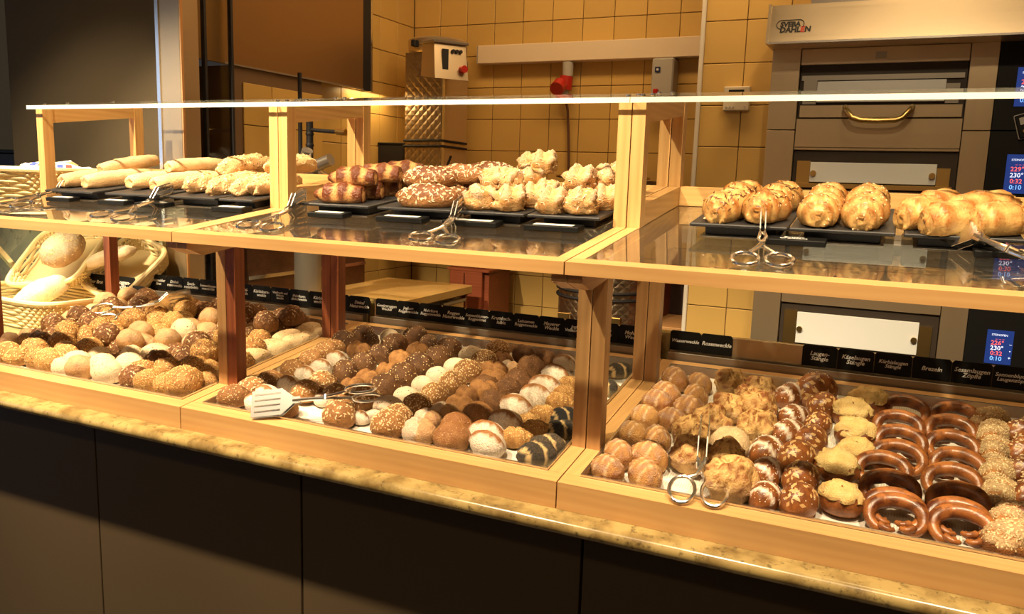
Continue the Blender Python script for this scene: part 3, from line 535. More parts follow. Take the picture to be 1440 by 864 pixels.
# red-lidded box behind the partition
wq=slab('wall_left_recess',(-2.75,2.125,0),(-2.65,2.5,3.1),flat('tan_wall',(.3,.19,.08),.7),kind='structure')
o=empty('store_ledge',(-2.4,2.3,0),'narrow steel ledge behind the glass partition','ledge'); slab('ledge_top',(-2.64,2.13,1.395),(-2.2,2.232,1.415),STEEL,o); slab('ledge_front',(-2.64,2.13,0),(-2.2,2.14,1.394),DSTEEL,o)
o=empty('storage_box',(-2.3,2.18,1.416),'clear storage box with a red lid behind the glass partition','box')
mb=MB(); 
for a,b in (((-2.37,2.145,1.416),(-2.22,2.148,1.462)),((-2.37,2.22,1.416),(-2.22,2.223,1.462)),((-2.37,2.148,1.416),(-2.367,2.22,1.462)),((-2.223,2.148,1.416),(-2.22,2.22,1.462)),((-2.367,2.148,1.416),(-2.223,2.22,1.419))): mb.box(a,b)
mb.build('box_walls',flat('milky_plastic',(.6,.5,.4),.4),o); slab('box_lid',(-2.374,2.143,1.4625),(-2.216,2.226,1.468),flat('milky_lid',(.7,.6,.5),.4),o,.002)
slab('red_tub',(-2.34,2.155,1.4685),(-2.27,2.215,1.495),RED,o,.008); slab('yellow_tub',(-2.262,2.16,1.4685),(-2.225,2.21,1.482),flat('yellow_tub',(.6,.5,.1),.4),o,.005)

# ---------------------------------------------------------------- bread
def fb(p,s): return noise.noise(Vector(p)*s)
def body(name, rx, ry, rz, feat, mat, nu=26, nv=13, amp=.05, freq=2.6, seed=0, sq=1.0, low=-.62):
    """flat-bottomed loaf in units of its half width; feat(u, v, t) -> (push, crust, flour)"""
    off=Vector((seed*7.3,seed*3.1,seed*1.7)); V=[];C=[];FL=[]
    def add(u,v,t,nx,ny,nz):
        n=noise.noise(Vector((u,v,t))*freq+off); d,c,f=feat(u,v,t,n,off); k=1+amp*n+d
        tt=max(t,low); V.append((rx*u*k*.9999, ry*v*k, rz*(tt*(k if t>0 else 1)-low))); 
        C.append(c*(.55+.45*min(1,max(0,(t+.75)/.9))) if t<.3 else c); FL.append(f)
    for j in range(1,nv):
        ph=-pi/2+pi*j/nv; ct=math.cos(ph)**sq; st=math.sin(ph)
        for i in range(nu):
            a=2*pi*i/nu; add(ct*math.cos(a),ct*math.sin(a),st,0,0,0)
    add(0,0,-1,0,0,0); add(0,0,1,0,0,0); F=[]
    for j in range(nv-2):
        for i in range(nu):
            k=(i+1)%nu; F.append([j*nu+i,j*nu+k,(j+1)*nu+k,(j+1)*nu+i])
    b=(nv-1)*nu
    for i in range(nu):
        k=(i+1)%nu; F.append([b,k,i]); F.append([(nv-2)*nu+i,(nv-2)*nu+k,b+1])
    me=mesh(name,V,F,mat,True)
    for nm,dat in (('crust',C),('flour',FL)):
        at=me.attributes.new(nm,'FLOAT','POINT'); at.data.foreach_set('value',dat)
    return me
def setattrs(me,C,FL):
    for nm,dat in (('crust',C),('flour',FL)):
        at=me.attributes.new(nm,'FLOAT','POINT'); at.data.foreach_set('value',dat)
SEEDM={'sesame':flat('sesame',(.8,.6,.33),.5),'sunflower':flat('sunflower_kernel',(.72,.54,.32),.5),'dark':flat('dark_seed',(.12,.06,.025),.5),'salt':flat('salt',(.85,.83,.8),.3),'almond':flat('pumpkin_kernel',(.62,.38,.16),.4),'gold':flat('gold_seed',(.74,.5,.2),.5),'brownseed':flat('brown_kernel',(.34,.17,.075),.5),'poppy':flat('poppy',(.03,.03,.035),.5)}
def seeds(me, kinds, rng, tmin=.05, pred=None):
    """a scatter of little kernels on the upper side of a loaf mesh (unit size)"""
    P=[(p.center.copy(),p.normal.copy(),p.area) for p in me.polygons if p.normal.z>tmin and (pred is None or pred(p.center))]
    if not P: return None
    tot=sum(a for *_,a in P); V=[];F=[];I=[];mats=[]
    for mi,(kind,cnt,ln,wd,th) in enumerate(kinds):
        mats.append(SEEDM[kind])
        cum=[];s=0
        for *_,a in P: s+=a; cum.append(s)
        import bisect
        for _ in range(cnt):
            c,n,a=P[min(len(P)-1,bisect.bisect(cum,rng.random()*tot))]
            r=math.sqrt(a)*.6; t1=n.orthogonal().normalized(); t2=n.cross(t1); an=rng.random()*6.283; d=t1*math.cos(an)+t2*math.sin(an); e=n.cross(d)
            q=c+t1*rng.uniform(-r,r)+t2*rng.uniform(-r,r)+n*th*.3; nn=(n+d*rng.uniform(-.4,.4)).normalized(); k=len(V); z=rng.uniform(.8,1.2)
            V+=[q-d*ln*z,q+e*wd*z,q+d*ln*z,q-e*wd*z,q+nn*th*z]
            F+=[[k,k+1,k+4],[k+1,k+2,k+4],[k+2,k+3,k+4],[k+3,k,k+4]]; F[-4:]=[f[::-1] if ((V[f[1]]-V[f[0]]).cross(V[f[2]]-V[f[0]])).dot(n)<0 else f for f in F[-4:]]; I+=[mi]*4
    return mesh('seeds',V,F,mats,True,I)
g2=lambda x,s: math.exp(-(x/s)**2)
def plain(c,f=0): return lambda u,v,t,n,o:(0,c+.25*t,f)
BM={}
def bm_(k,*a,**kw): BM[k]=bread(k,*a,**kw)
bm_('golden_crust',(.58,.32,.1),(.26,.1,.025)); bm_('brown_crust',(.4,.19,.06),(.13,.045,.012)); bm_('dark_crust',(.25,.11,.035),(.06,.022,.008)); bm_('smooth_crust',(.58,.33,.13),(.27,.11,.035),rough=.45); bm_('pale_crust',(.78,.6,.37),(.55,.33,.15)); bm_('flour_crust',(.6,.36,.15),(.3,.12,.035))
bm_('sesame_braid',(.5,.2,.05),(.12,.03,.008),flour=(.74,.56,.3)); bm_('rye_pale',(.62,.47,.3),(.4,.26,.14),bump=.5)
bm_('laugen',(.4,.14,.035),(.085,.02,.006),rough=.33,bump=.15,spec=.5,nscale=2.2,coat=.12); bm_('roll_crust',(.66,.37,.12),(.25,.085,.02),rough=.42,namp=.5); bm_('rosette_crust',(.74,.47,.18),(.24,.08,.018),nscale=2.6,namp=.9); bm_('cheese',(.84,.62,.27),(.7,.42,.12),rough=.5,nscale=3.5); bm_('poppy_crust',(.8,.56,.26),(.022,.021,.024),nscale=9,namp=.35,bump=.8); bm_('croissant',(.78,.5,.18),(.34,.11,.02),rough=.32,nscale=2.2,namp=.7,bump=.3); bm_('choc_pastry',(.66,.34,.12),(.13,.035,.012),rough=.35,nscale=2,namp=.5); bm_('baguette_crust',(.76,.5,.23),(.55,.27,.08),nscale=2.6); bm_('dark_smooth',(.24,.085,.028),(.09,.028,.01),rough=.4)
TYPES={}
def deftype(k, nm, cat, desc, variants, height, rot=0.0, rotj=.5, group=None):
    TYPES[k]=dict(name=nm,cat=cat,desc=desc,var=variants,h=height,rot=rot,rotj=rotj,group=group)
def mk(nm, n, fn): return [fn(i) for i in range(n)]
def seeded(nm, mat, rx, ry, rz, kinds, c=.35, amp=.07, n=3, fl=0, feat=None):
    out=[]
    for i in range(n):
        me=body(nm,rx,ry,rz,feat or plain(c,fl),BM[mat],seed=i+len(TYPES)*3,amp=amp); out.append((me,[('seeds',seeds(me,kinds,random.Random(i+5)),'stuff')]))
    return out
ses=lambda n:('sesame',n,.06,.036,.03)
deftype('S1','sesame_roll','roll','golden roll thickly covered in sesame',seeded('sesame_roll','golden_crust',1,.8,.74,[('gold',260,.046,.028,.024),('dark',44,.05,.026,.024)]),1.2)
deftype('S2','seeded_roll','roll','golden roll dotted with dark and light seeds',seeded('seeded_roll','golden_crust',1,.84,.76,[('dark',70,.075,.032,.026),('gold',170,.055,.032,.026)],.5,.09),1.2)
deftype('G','kernel_roll','roll','rough golden roll crusted with pale kernels',seeded('kernel_roll','golden_crust',1,.85,.75,[('gold',120,.09,.05,.05)],.3,.12,2),1.2)
deftype('D','dark_kernel_roll','roll','dark roll crusted with brown kernels',seeded('dark_kernel_roll','brown_crust',1,.88,.78,[('brownseed',95,.11,.045,.04),('sunflower',22,.11,.045,.04)],.75,.1),1.2)
deftype('C','rye_roll','roll','smooth pinkish-brown rye roll',mk('rye_roll',3,lambda i:(body('rye_roll',1,.82,.76,lambda u,v,t,n,o:(.03*g2(v-.2*u,.12),.45+.4*n,.12 if t>.2 else .0),BM['smooth_crust'],seed=i+40,amp=.08),[])),1.2)
deftype('P','pale_roll','roll','pale speckled roll with a soft crust',seeded('pale_roll','pale_crust',1,.78,.72,[('dark',18,.05,.03,.02),('sesame',25,.05,.03,.02)],.2,.07,3,.25),1.2)
deftype('L','seeded_stick','baguette','long pale seeded bread stick',seeded('seeded_stick','pale_crust',1.25,.62,.6,[('dark',22,.05,.03,.02),('sesame',60,.055,.03,.025)],.3,.05,2),1.0,rot=1.0,rotj=.12)
deftype('S3','oval_sesame_roll','roll','oval brown roll sprinkled with sesame',seeded('oval_sesame_roll','brown_crust',1,.76,.74,[('sesame',95,.05,.028,.025),('dark',25,.05,.03,.02)],.35),1.2,rot=.5,rotj=.2)
deftype('F','sunflower_roll','roll','brown roll covered in pale sunflower kernels',seeded('sunflower_roll','brown_crust',1,.9,.78,[('sunflower',110,.105,.044,.04),('dark',25,.06,.03,.03)],.2),1.25)
WF=lambda u,v,t,n,o:((.06 if abs(v+.18-.12*u+.1*n)<.26 and t>0 else -.02)-.05*g2(abs(v+.18-.12*u+.1*n)-.27,.05), 1.0 if abs(v+.18-.12*u+.1*n)<.25 and t>.1 else .45, 0 if abs(v+.18-.12*u+.1*n)<.25-.1*abs(u) and t>.15 else .95)
deftype('W','floury_roll','roll','oval white-floured roll with a brown burst',mk('floury_roll',4,lambda i:(body('floury_roll',1.0,.74,.72,WF,BM['flour_crust'],seed=i+60,amp=.06),[])),1.15,rot=-.25,rotj=.25)
deftype('SR','round_sesame_bun','bun','round brown bun thickly covered in sesame',seeded('round_sesame_bun','brown_crust',1,.95,.8,[ses(230)],.25),1.28)
deftype('SR2','round_sesame_bun','bun','round pale bun dusted with seeds',seeded('round_sesame_bun','pale_crust',1,.95,.8,[ses(60)],.35,.05,1),1.28)
deftype('R','grey_rye_roll','roll','pale greyish rye roll with dark specks',seeded('grey_rye_roll','rye_pale',1,.74,.7,[('dark',16,.06,.03,.02)],.25,.05,3,.45),1.12,rot=.2,rotj=.2)
deftype('B','dark_rye_bun','bun','dark brown bun with sparse sesame',seeded('dark_rye_bun','dark_crust',1,.92,.82,[('sesame',60,.055,.032,.03)],.55,.1),1.3)
def twinf(u,v,t,n,o): 
    w=u-.12*n; return (-.26*g2(w,.17)-.1*g2(v,.14)+.05*g2(v-.35,.3), .45+.35*n, .0)
def twinw(u,v,t,n,o):
    w=u-.12*n; return (-.26*g2(w,.17)-.1*g2(v,.14), .45+.4*n, .6 if u<.1 and t>-.2 else .1)
def twd(nm,mat,f,n,s): return mk(nm,n,lambda i:(body(nm,1.08,.85,.7,f,BM[mat],seed=i+s,amp=.06,nu=30),[]))
deftype('Q2','knotted_roll','roll','smooth brown knobbly roll in a cluster',twd('knotted_roll','brown_crust',twinf,3,80),1.1)
deftype('T','double_roll','roll','pale floured double roll',twd('double_roll','smooth_crust',twinw,3,90),1.1,rotj=.2)
deftype('TB','dark_double_roll','roll','dark brown double roll',twd('dark_double_roll','brown_crust',twinf,3,100),1.1,rotj=.3)
deftype('RB','round_rye_bun','bun','round smooth brown bun with fine specks',seeded('round_rye_bun','smooth_crust',1,.94,.8,[('sesame',40,.025,.02,.015)],.7,.04,3),1.28)
deftype('BB','dark_rough_bun','bun','very dark rough-crusted bun',seeded('dark_rough_bun','dark_crust',1,.9,.8,[('brownseed',60,.05,.03,.03)],.35,.16,3),1.28)
def zopf(n1,base,alt,fl=0): 
    def f(u,v,t,n,o):
        s=abs(math.sin(u*pi*n1/2+ (v*1.3))) ; return (-.17*(1-s)**2+.03, base if s>.32 else alt, fl if (t>.2 and s>.25) else 0)
    return f
def braid(nm,mat,rx,ry,rz,f,kinds,n,s,pred=None):
    out=[]
    for i in range(n):
        me=body(nm,rx,ry,rz,f,BM[mat],nu=44,nv=15,seed=i+s,amp=.05); out.append((me,[('seeds',seeds(me,kinds,random.Random(i+s),.15,pred),'stuff')] if kinds else []))
    return out
deftype('Z','sesame_twist','roll','golden twisted roll with sesame',braid('sesame_twist','golden_crust',1.1,.66,.66,zopf(3,.55,.15),[('gold',120,.055,.035,.03)],3,110),1.05,rot=.25,rotj=.2)
deftype('K','poppy_twist','roll','poppy-black twisted roll with pale seams',braid('poppy_twist','poppy_crust',1.1,.7,.68,zopf(2.4,1.0,.0),[('poppy',90,.03,.025,.02)],3,120),1.05,rot=.5,rotj=.3)
def JF(u,v,t,n,o):
    q=(u*2.6+.25*v+.5)%1-.5; l=g2(q,.11)*(t>.15)*(abs(u)<.78); return (.05*l-.02*g2(abs(q)-.2,.08)*(t>.15), .75-.6*l+.5*n, .3*max(0,n+.2)*(t>.35)+.25*l)
deftype('J','water_roll','roll','smooth golden oval roll with shallow scores',mk('water_roll',4,lambda i:(body('water_roll',1.12,.84,.8,JF,BM['roll_crust'],seed=i+130,amp=.04,nu=36,nv=16),[])),1.28,rot=-.75,rotj=.35)
def rosf(u,v,t,n,o):
    q=Vector((u,v,t)); r=noise.noise(q*1.6+o*2); s=abs(noise.noise(q*1.9+o)); h=noise.noise(q*5+o); d=.26*r+.2*min(s,.22)/.22*(t>-.1)-.12+.05*h
    e=g2(s-.16,.06)*(t>0); return (d,.3+.75*e+.5*r-.35*g2(s,.06)*(t>.1), .12 if t<.2 else .0)
deftype('RO','rosette_roll','roll','rustic torn rosette roll with a crackled crust',mk('rosette_roll',5,lambda i:(body('rosette_roll',1,.92,.86,rosf,BM['rosette_crust'],seed=i+150,amp=.1,nu=44,nv=20),[])),1.35,rotj=3)
def lauf(u,v,t,n,o):
    s=math.sin(u*9.5+.9*v+.4); b=(s>.45 and t>.12 and abs(u)<.82); return (.035 if b else 0,.0 if b else .6+.3*n, 1.0 if b else 0)
deftype('LA','pretzel_stick','pretzel stick','short glossy lye roll with pale cross scores',[(m,[('salt',seeds(m,[('salt',42,.035,.03,.03),('sesame',30,.04,.03,.02)],random.Random(i+3),.3),'stuff')]) for i,m in enumerate([body('pretzel_stick',1.12,.78,.78,lauf,BM['laugen'],seed=i+170,amp=.03,nu=44,nv=16) for i in range(3)])],1.25,rot=1.05,rotj=.25)
deftype('M','kernel_lye_roll','roll','glossy brown lye roll topped with pumpkin kernels',seeded('kernel_lye_roll','laugen',1.1,.85,.82,[('almond',48,.15,.08,.02),('salt',26,.03,.028,.028)],.5,.03,3),1.3,rot=1.05,rotj=.3)
def cheese(i):
    me=body('cheese_topping',.93,.84,.62,lambda u,v,t,n,o:(.15*n+.1*noise.noise(Vector((u,v,t))*6+o)-.22*g2(math.hypot(u,v),.22)*(t>.5),.35+.5*n,0),BM['cheese'],seed=i+180,amp=.1,nu=36,nv=14,low=-.08)
    me.transform(Matrix.Translation((0,0,.66))); return me
deftype('N','cheese_lye_roll','roll','brown lye roll capped with melted yellow cheese',mk('n',4,lambda i:(body('cheese_lye_roll',1,.88,.72,lambda u,v,t,n,o:(0,.7,0),BM['laugen'],seed=i+185,amp=.04),[('cheese_topping',cheese(i),None)])),1.3,rotj=.6)
def pretzel(i):
    n=72; pts=[];rad=[]
    # rope: from the left end knob, round the front, the fat back and home to the right end knob
    a0,a1=math.radians(-128),math.radians(308)
    for k in range(n):
        s=k/(n-1); a=math.radians(-50)-s*math.radians(440)+0; a=math.radians(250)-s*math.radians(320)+math.radians(0)
        x=1.0*math.cos(a); y=.8*math.sin(a); fat=.5+.5*math.sin(a); r=.175+.16*fat**1.1
        e=min(s,1-s); 
        if e<.08: x*=1-.35*(1-e/.08); y=y*(1-.38*(1-e/.08)); r*=.75+.25*e/.08
        z=r*.95+(.05*math.sin(a*3)); pts.append((x,y,max(z,r*.9))); rad.append(r)
    V,F=tube_vf(pts,rad,12,False,True)
    for sg in (1,-1):
        arm=[];ar=[]
        for k in range(10):
            s=k/9; arm.append((sg*(.62-.5*s),-.5-.2*math.sin(pi*s*.8)+.06*s*sg,.3+.06*math.sin(pi*s))); ar.append(.1+.06*(1-s))
        v2,f2=tube_vf(arm,ar,8,False,True); b=len(V); V+=v2; F+=[[q+b for q in f] for f in f2]
    me=mesh('pretzel',V,F,BM['laugen'],True); C=[];FL=[]
    for v in me.vertices:
        n_=noise.noise(v.co*2.2+Vector((i*5,0,0))); C.append(.6+.8*n_-.25*(v.co.y<-.3)); FL.append(0.0)
        if v.co.y>.62 and v.co.z>.42 and n_>.05: C[-1]=.1
    setattrs(me,C,FL)
    return (me,[('salt',seeds(me,[('salt',60,.034,.028,.028)],random.Random(i+9),.5,lambda c:c.y<.75),'stuff')])
deftype('O','pretzel','pretzel','glossy brown pretzel',mk('pretzel',3,pretzel),.5,rotj=.1)
deftype('ZP','sesame_lye_braid','lye braid','braided lye roll buried in sesame',braid('sesame_lye_braid','sesame_braid',1.15,.75,.72,zopf(2.6,.7,.1,.75),[('sesame',260,.05,.034,.03)],3,200,lambda c:c.z>.55),1.15,rot=.9,rotj=.35)
deftype('Q','sunflower_lye_braid','lye braid','braided lye roll topped with sunflower kernels',braid('sunflower_lye_braid','laugen',1.15,.75,.72,zopf(2.6,.7,.3),[('sunflower',90,.09,.04,.03)],2,210),1.15,rot=.9,rotj=.3)
BREADS = [
 (1,'G',-1.943,1.252,0.975,0.0277), (1,'G',-2.04,1.308,0.983,0.0256), (1,'S1',-1.835,1.24,0.974,0.0365), (1,'S1',-1.816,1.311,0.983,0.0359),
 (1,'S1',-1.817,1.378,0.991,0.0353), (1,'S1',-1.843,1.474,1.004,0.0351), (1,'P',-1.778,1.235,0.973,0.0282), (1,'P',-1.631,1.234,0.973,0.0363),
 (1,'P',-1.675,1.303,0.982,0.0363), (1,'P',-1.753,1.354,0.988,0.0312), (1,'C',-1.72,1.252,0.975,0.0342), (1,'C',-2.121,1.41,0.996,0.0253),
 (1,'C',-2.121,1.363,0.99,0.0266), (1,'C',-2.113,1.478,1.004,0.0296), (1,'C',-2.111,1.547,1.013,0.0342), (1,'C',-2.103,1.614,1.022,0.035),
 (1,'C',-2.125,1.7,1.033,0.0322), (1,'S2',-1.935,1.312,0.983,0.0384), (1,'S2',-1.92,1.377,0.991,0.0377), (1,'S2',-1.903,1.441,1.0,0.0386),
 (1,'S2',-2.057,1.376,0.991,0.0264), (1,'D',-2.071,1.417,0.997,0.0251), (1,'D',-2.034,1.485,1.005,0.0329), (1,'D',-2.05,1.652,1.027,0.0293),
 (1,'D',-2.04,1.551,1.014,0.0282), (1,'D',-1.766,1.419,0.997,0.022), (1,'S2',-1.88,1.57,1.016,0.0331), (1,'S2',-1.855,1.625,1.023,0.0357),
 (1,'S2',-1.861,1.7,1.033,0.0368), (1,'S2',-1.92,1.827,1.049,0.0343), (1,'S2',-1.55,1.31,0.983,0.0329), (1,'S2',-1.509,1.342,0.987,0.0331),
 (1,'S2',-1.461,1.382,0.992,0.0334), (1,'S1',-1.796,1.507,1.008,0.0357), (1,'S1',-1.489,1.245,0.975,0.0315), (1,'S1',-1.433,1.249,0.975,0.0311),
 (1,'S1',-1.342,1.245,0.974,0.0416), (1,'S1',-1.408,1.304,0.982,0.0385), (1,'S1',-1.377,1.34,0.987,0.0237), (1,'S1',-1.429,1.396,0.994,0.0264),
 (1,'S1',-1.796,1.655,1.027,0.0357), (1,'C',-2.119,1.768,1.041,0.0301), (1,'C',-1.714,1.668,1.029,0.0292), (1,'C',-1.698,1.586,1.018,0.0382),
 (1,'C',-1.69,1.516,1.009,0.0322), (1,'C',-1.716,1.454,1.001,0.0344), (1,'D',-2.044,1.707,1.034,0.0269), (1,'D',-2.048,1.777,1.042,0.0299),
 (1,'D',-1.935,1.688,1.031,0.0371), (1,'D',-1.98,1.795,1.045,0.0343), (1,'D',-1.805,1.744,1.038,0.0348), (1,'D',-1.76,1.42,0.997,0.0266),
 (1,'D',-1.588,1.441,1.0,0.0296), (1,'D',-1.562,1.489,1.006,0.0339), (1,'D',-1.584,1.558,1.015,0.0272), (1,'D',-1.539,1.244,0.974,0.0318),
 (1,'D',-1.512,1.485,1.005,0.0223), (1,'P',-1.622,1.534,1.011,0.0349), (1,'P',-1.608,1.326,0.985,0.0389), (1,'P',-1.618,1.409,0.995,0.0368),
 (1,'D',-1.585,1.724,1.036,0.0314), (1,'D',-1.515,1.698,1.032,0.0271), (1,'D',-1.501,1.73,1.036,0.031), (1,'D',-1.48,1.782,1.043,0.0278),
 (1,'D',-1.542,1.653,1.027,0.0214), (1,'S2',-1.46,1.602,1.02,0.0326), (1,'L',-1.355,1.491,1.006,0.0385), (1,'L',-1.364,1.583,1.018,0.0318),
 (1,'L',-1.376,1.656,1.027,0.0294), (1,'L',-1.375,1.72,1.035,0.0266), (1,'L',-1.419,1.594,1.019,0.0306), (1,'L',-1.428,1.666,1.028,0.0316),
 (1,'L',-1.431,1.755,1.04,0.0273), (2,'S3',-1.237,1.255,0.976,0.0335), (2,'S3',-1.241,1.393,0.993,0.0299), (2,'S3',-1.237,1.467,1.003,0.0309),
 (2,'S3',-1.242,1.543,1.013,0.032), (2,'S3',-1.248,1.607,1.021,0.0314), (2,'F',-1.231,1.323,0.984,0.0332), (2,'F',-1.104,1.264,0.977,0.0326),
 (2,'F',-1.112,1.354,0.988,0.0313), (2,'F',-1.109,1.413,0.996,0.0322), (2,'W',-1.172,1.248,0.975,0.026), (2,'W',-1.182,1.317,0.984,0.0284),
 (2,'W',-1.17,1.375,0.991,0.0306), (2,'W',-1.184,1.451,1.001,0.0288), (2,'W',-1.187,1.508,1.008,0.0265), (2,'F',-0.963,1.246,0.975,0.035),
 (2,'F',-0.975,1.38,0.992,0.033), (2,'F',-1.041,1.37,0.99,0.0302), (2,'F',-1.002,1.333,0.986,0.0278), (2,'W',-0.931,1.302,0.982,0.0194),
 (2,'W',-1.063,1.348,0.988,0.019), (2,'W',-1.187,1.568,1.016,0.027), (2,'SR',-0.844,1.247,0.975,0.0339), (2,'SR',-0.852,1.316,0.984,0.0309),
 (2,'R',-0.9,1.356,0.989,0.032), (2,'R',-0.91,1.319,0.984,0.0195), (2,'B',-0.959,1.439,0.999,0.0362), (2,'B',-0.968,1.518,1.009,0.0327),
 (2,'B',-0.969,1.589,1.019,0.0339), (2,'B',-1.11,1.491,1.006,0.0299), (2,'B',-1.107,1.56,1.015,0.0291), (2,'B',-1.109,1.631,1.024,0.0283),
 (2,'B',-1.107,1.697,1.032,0.0337), (2,'B',-1.1,1.781,1.043,0.033), (2,'B',-1.229,1.731,1.037,0.0331), (2,'B',-1.247,1.672,1.029,0.0324),
 (2,'B',-1.201,1.724,1.036,0.0232), (2,'Q2',-1.044,1.488,1.006,0.0269), (2,'Q2',-1.05,1.441,1.0,0.0247), (2,'Q2',-1.031,1.553,1.014,0.026),
 (2,'Q2',-1.043,1.621,1.023,0.0304), (2,'Q2',-1.033,1.687,1.031,0.0294), (2,'Q2',-1.173,1.634,1.024,0.0314), (2,'R',-1.172,1.77,1.042,0.0274),
 (2,'S3',-1.266,1.595,1.019,0.026), (2,'S3',-1.242,1.629,1.024,0.0281), (2,'B',-1.045,1.762,1.041,0.0248), (2,'B',-0.964,1.719,1.035,0.0331),
 (2,'B',-0.96,1.662,1.028,0.0304), (2,'R',-0.897,1.711,1.034,0.0298), (2,'R',-0.893,1.63,1.024,0.0287), (2,'R',-0.903,1.564,1.015,0.0279),
 (2,'R',-0.9,1.495,1.006,0.0278), (2,'R',-0.904,1.429,0.998,0.0269), (2,'SR',-0.848,1.759,1.04,0.0301), (2,'SR',-0.842,1.675,1.029,0.0316),
 (2,'SR',-0.844,1.597,1.019,0.0322), (2,'SR',-0.84,1.52,1.01,0.031), (2,'SR',-0.844,1.451,1.001,0.03), (2,'SR',-0.845,1.379,0.992,0.0319),
 (2,'T',-0.774,1.239,0.974,0.0318), (2,'T',-0.786,1.292,0.981,0.03), (2,'T',-0.795,1.339,0.987,0.0279), (2,'T',-0.781,1.38,0.992,0.0284),
 (2,'TB',-0.775,1.431,0.998,0.0276), (2,'TB',-0.788,1.488,1.006,0.0238), (2,'TB',-0.763,1.515,1.009,0.032), (2,'TB',-0.775,1.588,1.018,0.0299),
 (2,'TB',-0.802,1.642,1.025,0.0274), (2,'TB',-0.813,1.712,1.034,0.0266), (2,'RB',-0.703,1.249,0.975,0.034), (2,'RB',-0.724,1.327,0.985,0.0308),
 (2,'RB',-0.707,1.386,0.993,0.0317), (2,'BB',-0.712,1.462,1.002,0.0307), (2,'BB',-0.714,1.541,1.012,0.0288), (2,'BB',-0.716,1.592,1.019,0.0312),
 (2,'BB',-0.724,1.683,1.03,0.0309), (2,'BB',-0.718,1.748,1.039,0.0265), (2,'BB',-0.777,1.759,1.04,0.027), (2,'BB',-0.767,1.534,1.011,0.0291),
 (2,'T',-0.779,1.679,1.03,0.0226), (2,'W',-0.629,1.253,0.975,0.0321), (2,'W',-0.652,1.314,0.983,0.0328), (2,'W',-0.638,1.375,0.991,0.0331),
 (2,'W',-0.655,1.456,1.001,0.0332), (2,'W',-0.64,1.524,1.01,0.0327), (2,'W',-0.647,1.588,1.018,0.0322), (2,'W',-0.648,1.649,1.026,0.0332),
 (2,'W',-0.663,1.742,1.038,0.0262), (2,'Z',-0.595,1.324,0.985,0.029), (2,'Z',-0.579,1.378,0.992,0.027), (2,'Z',-0.612,1.418,0.997,0.022),
 (2,'Z',-0.592,1.448,1.0,0.0281), (2,'Z',-0.591,1.52,1.01,0.0277), (2,'Z',-0.599,1.581,1.017,0.0238), (2,'Z',-0.61,1.631,1.024,0.0229),
 (2,'K',-0.523,1.248,0.975,0.0336), (2,'K',-0.53,1.319,0.984,0.0325), (2,'K',-0.532,1.394,0.994,0.0283), (2,'K',-0.554,1.459,1.002,0.0265),
 (2,'K',-0.51,1.632,1.024,0.0302), (2,'K',-0.531,1.746,1.039,0.0283), (3,'J',-0.396,1.259,0.976,0.0279), (3,'J',-0.334,1.261,0.977,0.0301),
 (3,'J',-0.396,1.326,0.985,0.0283), (3,'J',-0.343,1.332,0.986,0.0323), (3,'J',-0.408,1.423,0.997,0.0262), (3,'J',-0.351,1.42,0.997,0.0273),
 (3,'J',-0.403,1.503,1.007,0.0266), (3,'J',-0.349,1.508,1.008,0.0263), (3,'J',-0.398,1.578,1.017,0.0302), (3,'J',-0.39,1.625,1.023,0.0318),
 (3,'J',-0.398,1.713,1.034,0.0306), (3,'J',-0.343,1.723,1.036,0.0268), (3,'J',-0.332,1.644,1.026,0.0274), (3,'J',-0.329,1.572,1.016,0.0304),
 (3,'RO',-0.276,1.353,0.988,0.0356), (3,'RO',-0.301,1.455,1.001,0.0328), (3,'RO',-0.195,1.253,0.976,0.0404), (3,'RO',-0.215,1.365,0.99,0.0341),
 (3,'RO',-0.274,1.508,1.008,0.0342), (3,'RO',-0.258,1.59,1.019,0.0337), (3,'RO',-0.279,1.733,1.037,0.0335), (3,'RO',-0.186,1.514,1.009,0.0352),
 (3,'RO',-0.203,1.599,1.02,0.0371), (3,'RO',-0.21,1.718,1.035,0.0317), (3,'RO',-0.236,1.668,1.029,0.0272), (3,'SR2',-0.226,1.432,0.998,0.0348),
 (3,'LA',-0.14,1.253,0.976,0.028), (3,'LA',-0.15,1.351,0.988,0.03), (3,'LA',-0.158,1.426,0.998,0.0331), (3,'LA',-0.134,1.516,1.009,0.0313),
 (3,'LA',-0.138,1.61,1.021,0.0285), (3,'LA',-0.154,1.713,1.034,0.0312), (3,'M',-0.088,1.251,0.975,0.031), (3,'M',-0.093,1.352,0.988,0.0302),
 (3,'M',-0.11,1.423,0.997,0.0326), (3,'M',-0.092,1.508,1.008,0.0308), (3,'M',-0.09,1.598,1.02,0.0252), (3,'M',-0.088,1.678,1.03,0.0309),
 (3,'M',-0.107,1.739,1.038,0.0428), (3,'N',-0.031,1.305,0.982,0.0345), (3,'N',-0.044,1.417,0.996,0.0361), (3,'N',-0.017,1.49,1.006,0.0324),
 (3,'N',-0.021,1.566,1.016,0.0366), (3,'N',-0.034,1.664,1.028,0.0374), (3,'N',-0.005,1.724,1.036,0.0443), (3,'O',0.048,1.239,0.974,0.0492),
 (3,'O',0.045,1.299,0.981,0.0481), (3,'O',0.038,1.362,0.989,0.0457), (3,'O',0.026,1.43,0.998,0.0431), (3,'O',0.049,1.487,1.005,0.0482),
 (3,'O',0.051,1.555,1.014,0.0463), (3,'O',0.048,1.626,1.023,0.0469), (3,'O',0.059,1.709,1.034,0.0476), (3,'O',0.134,1.237,0.974,0.0497),
 (3,'O',0.13,1.303,0.982,0.0479), (3,'O',0.133,1.358,0.989,0.0498), (3,'O',0.128,1.425,0.998,0.0464), (3,'O',0.139,1.49,1.006,0.0495),
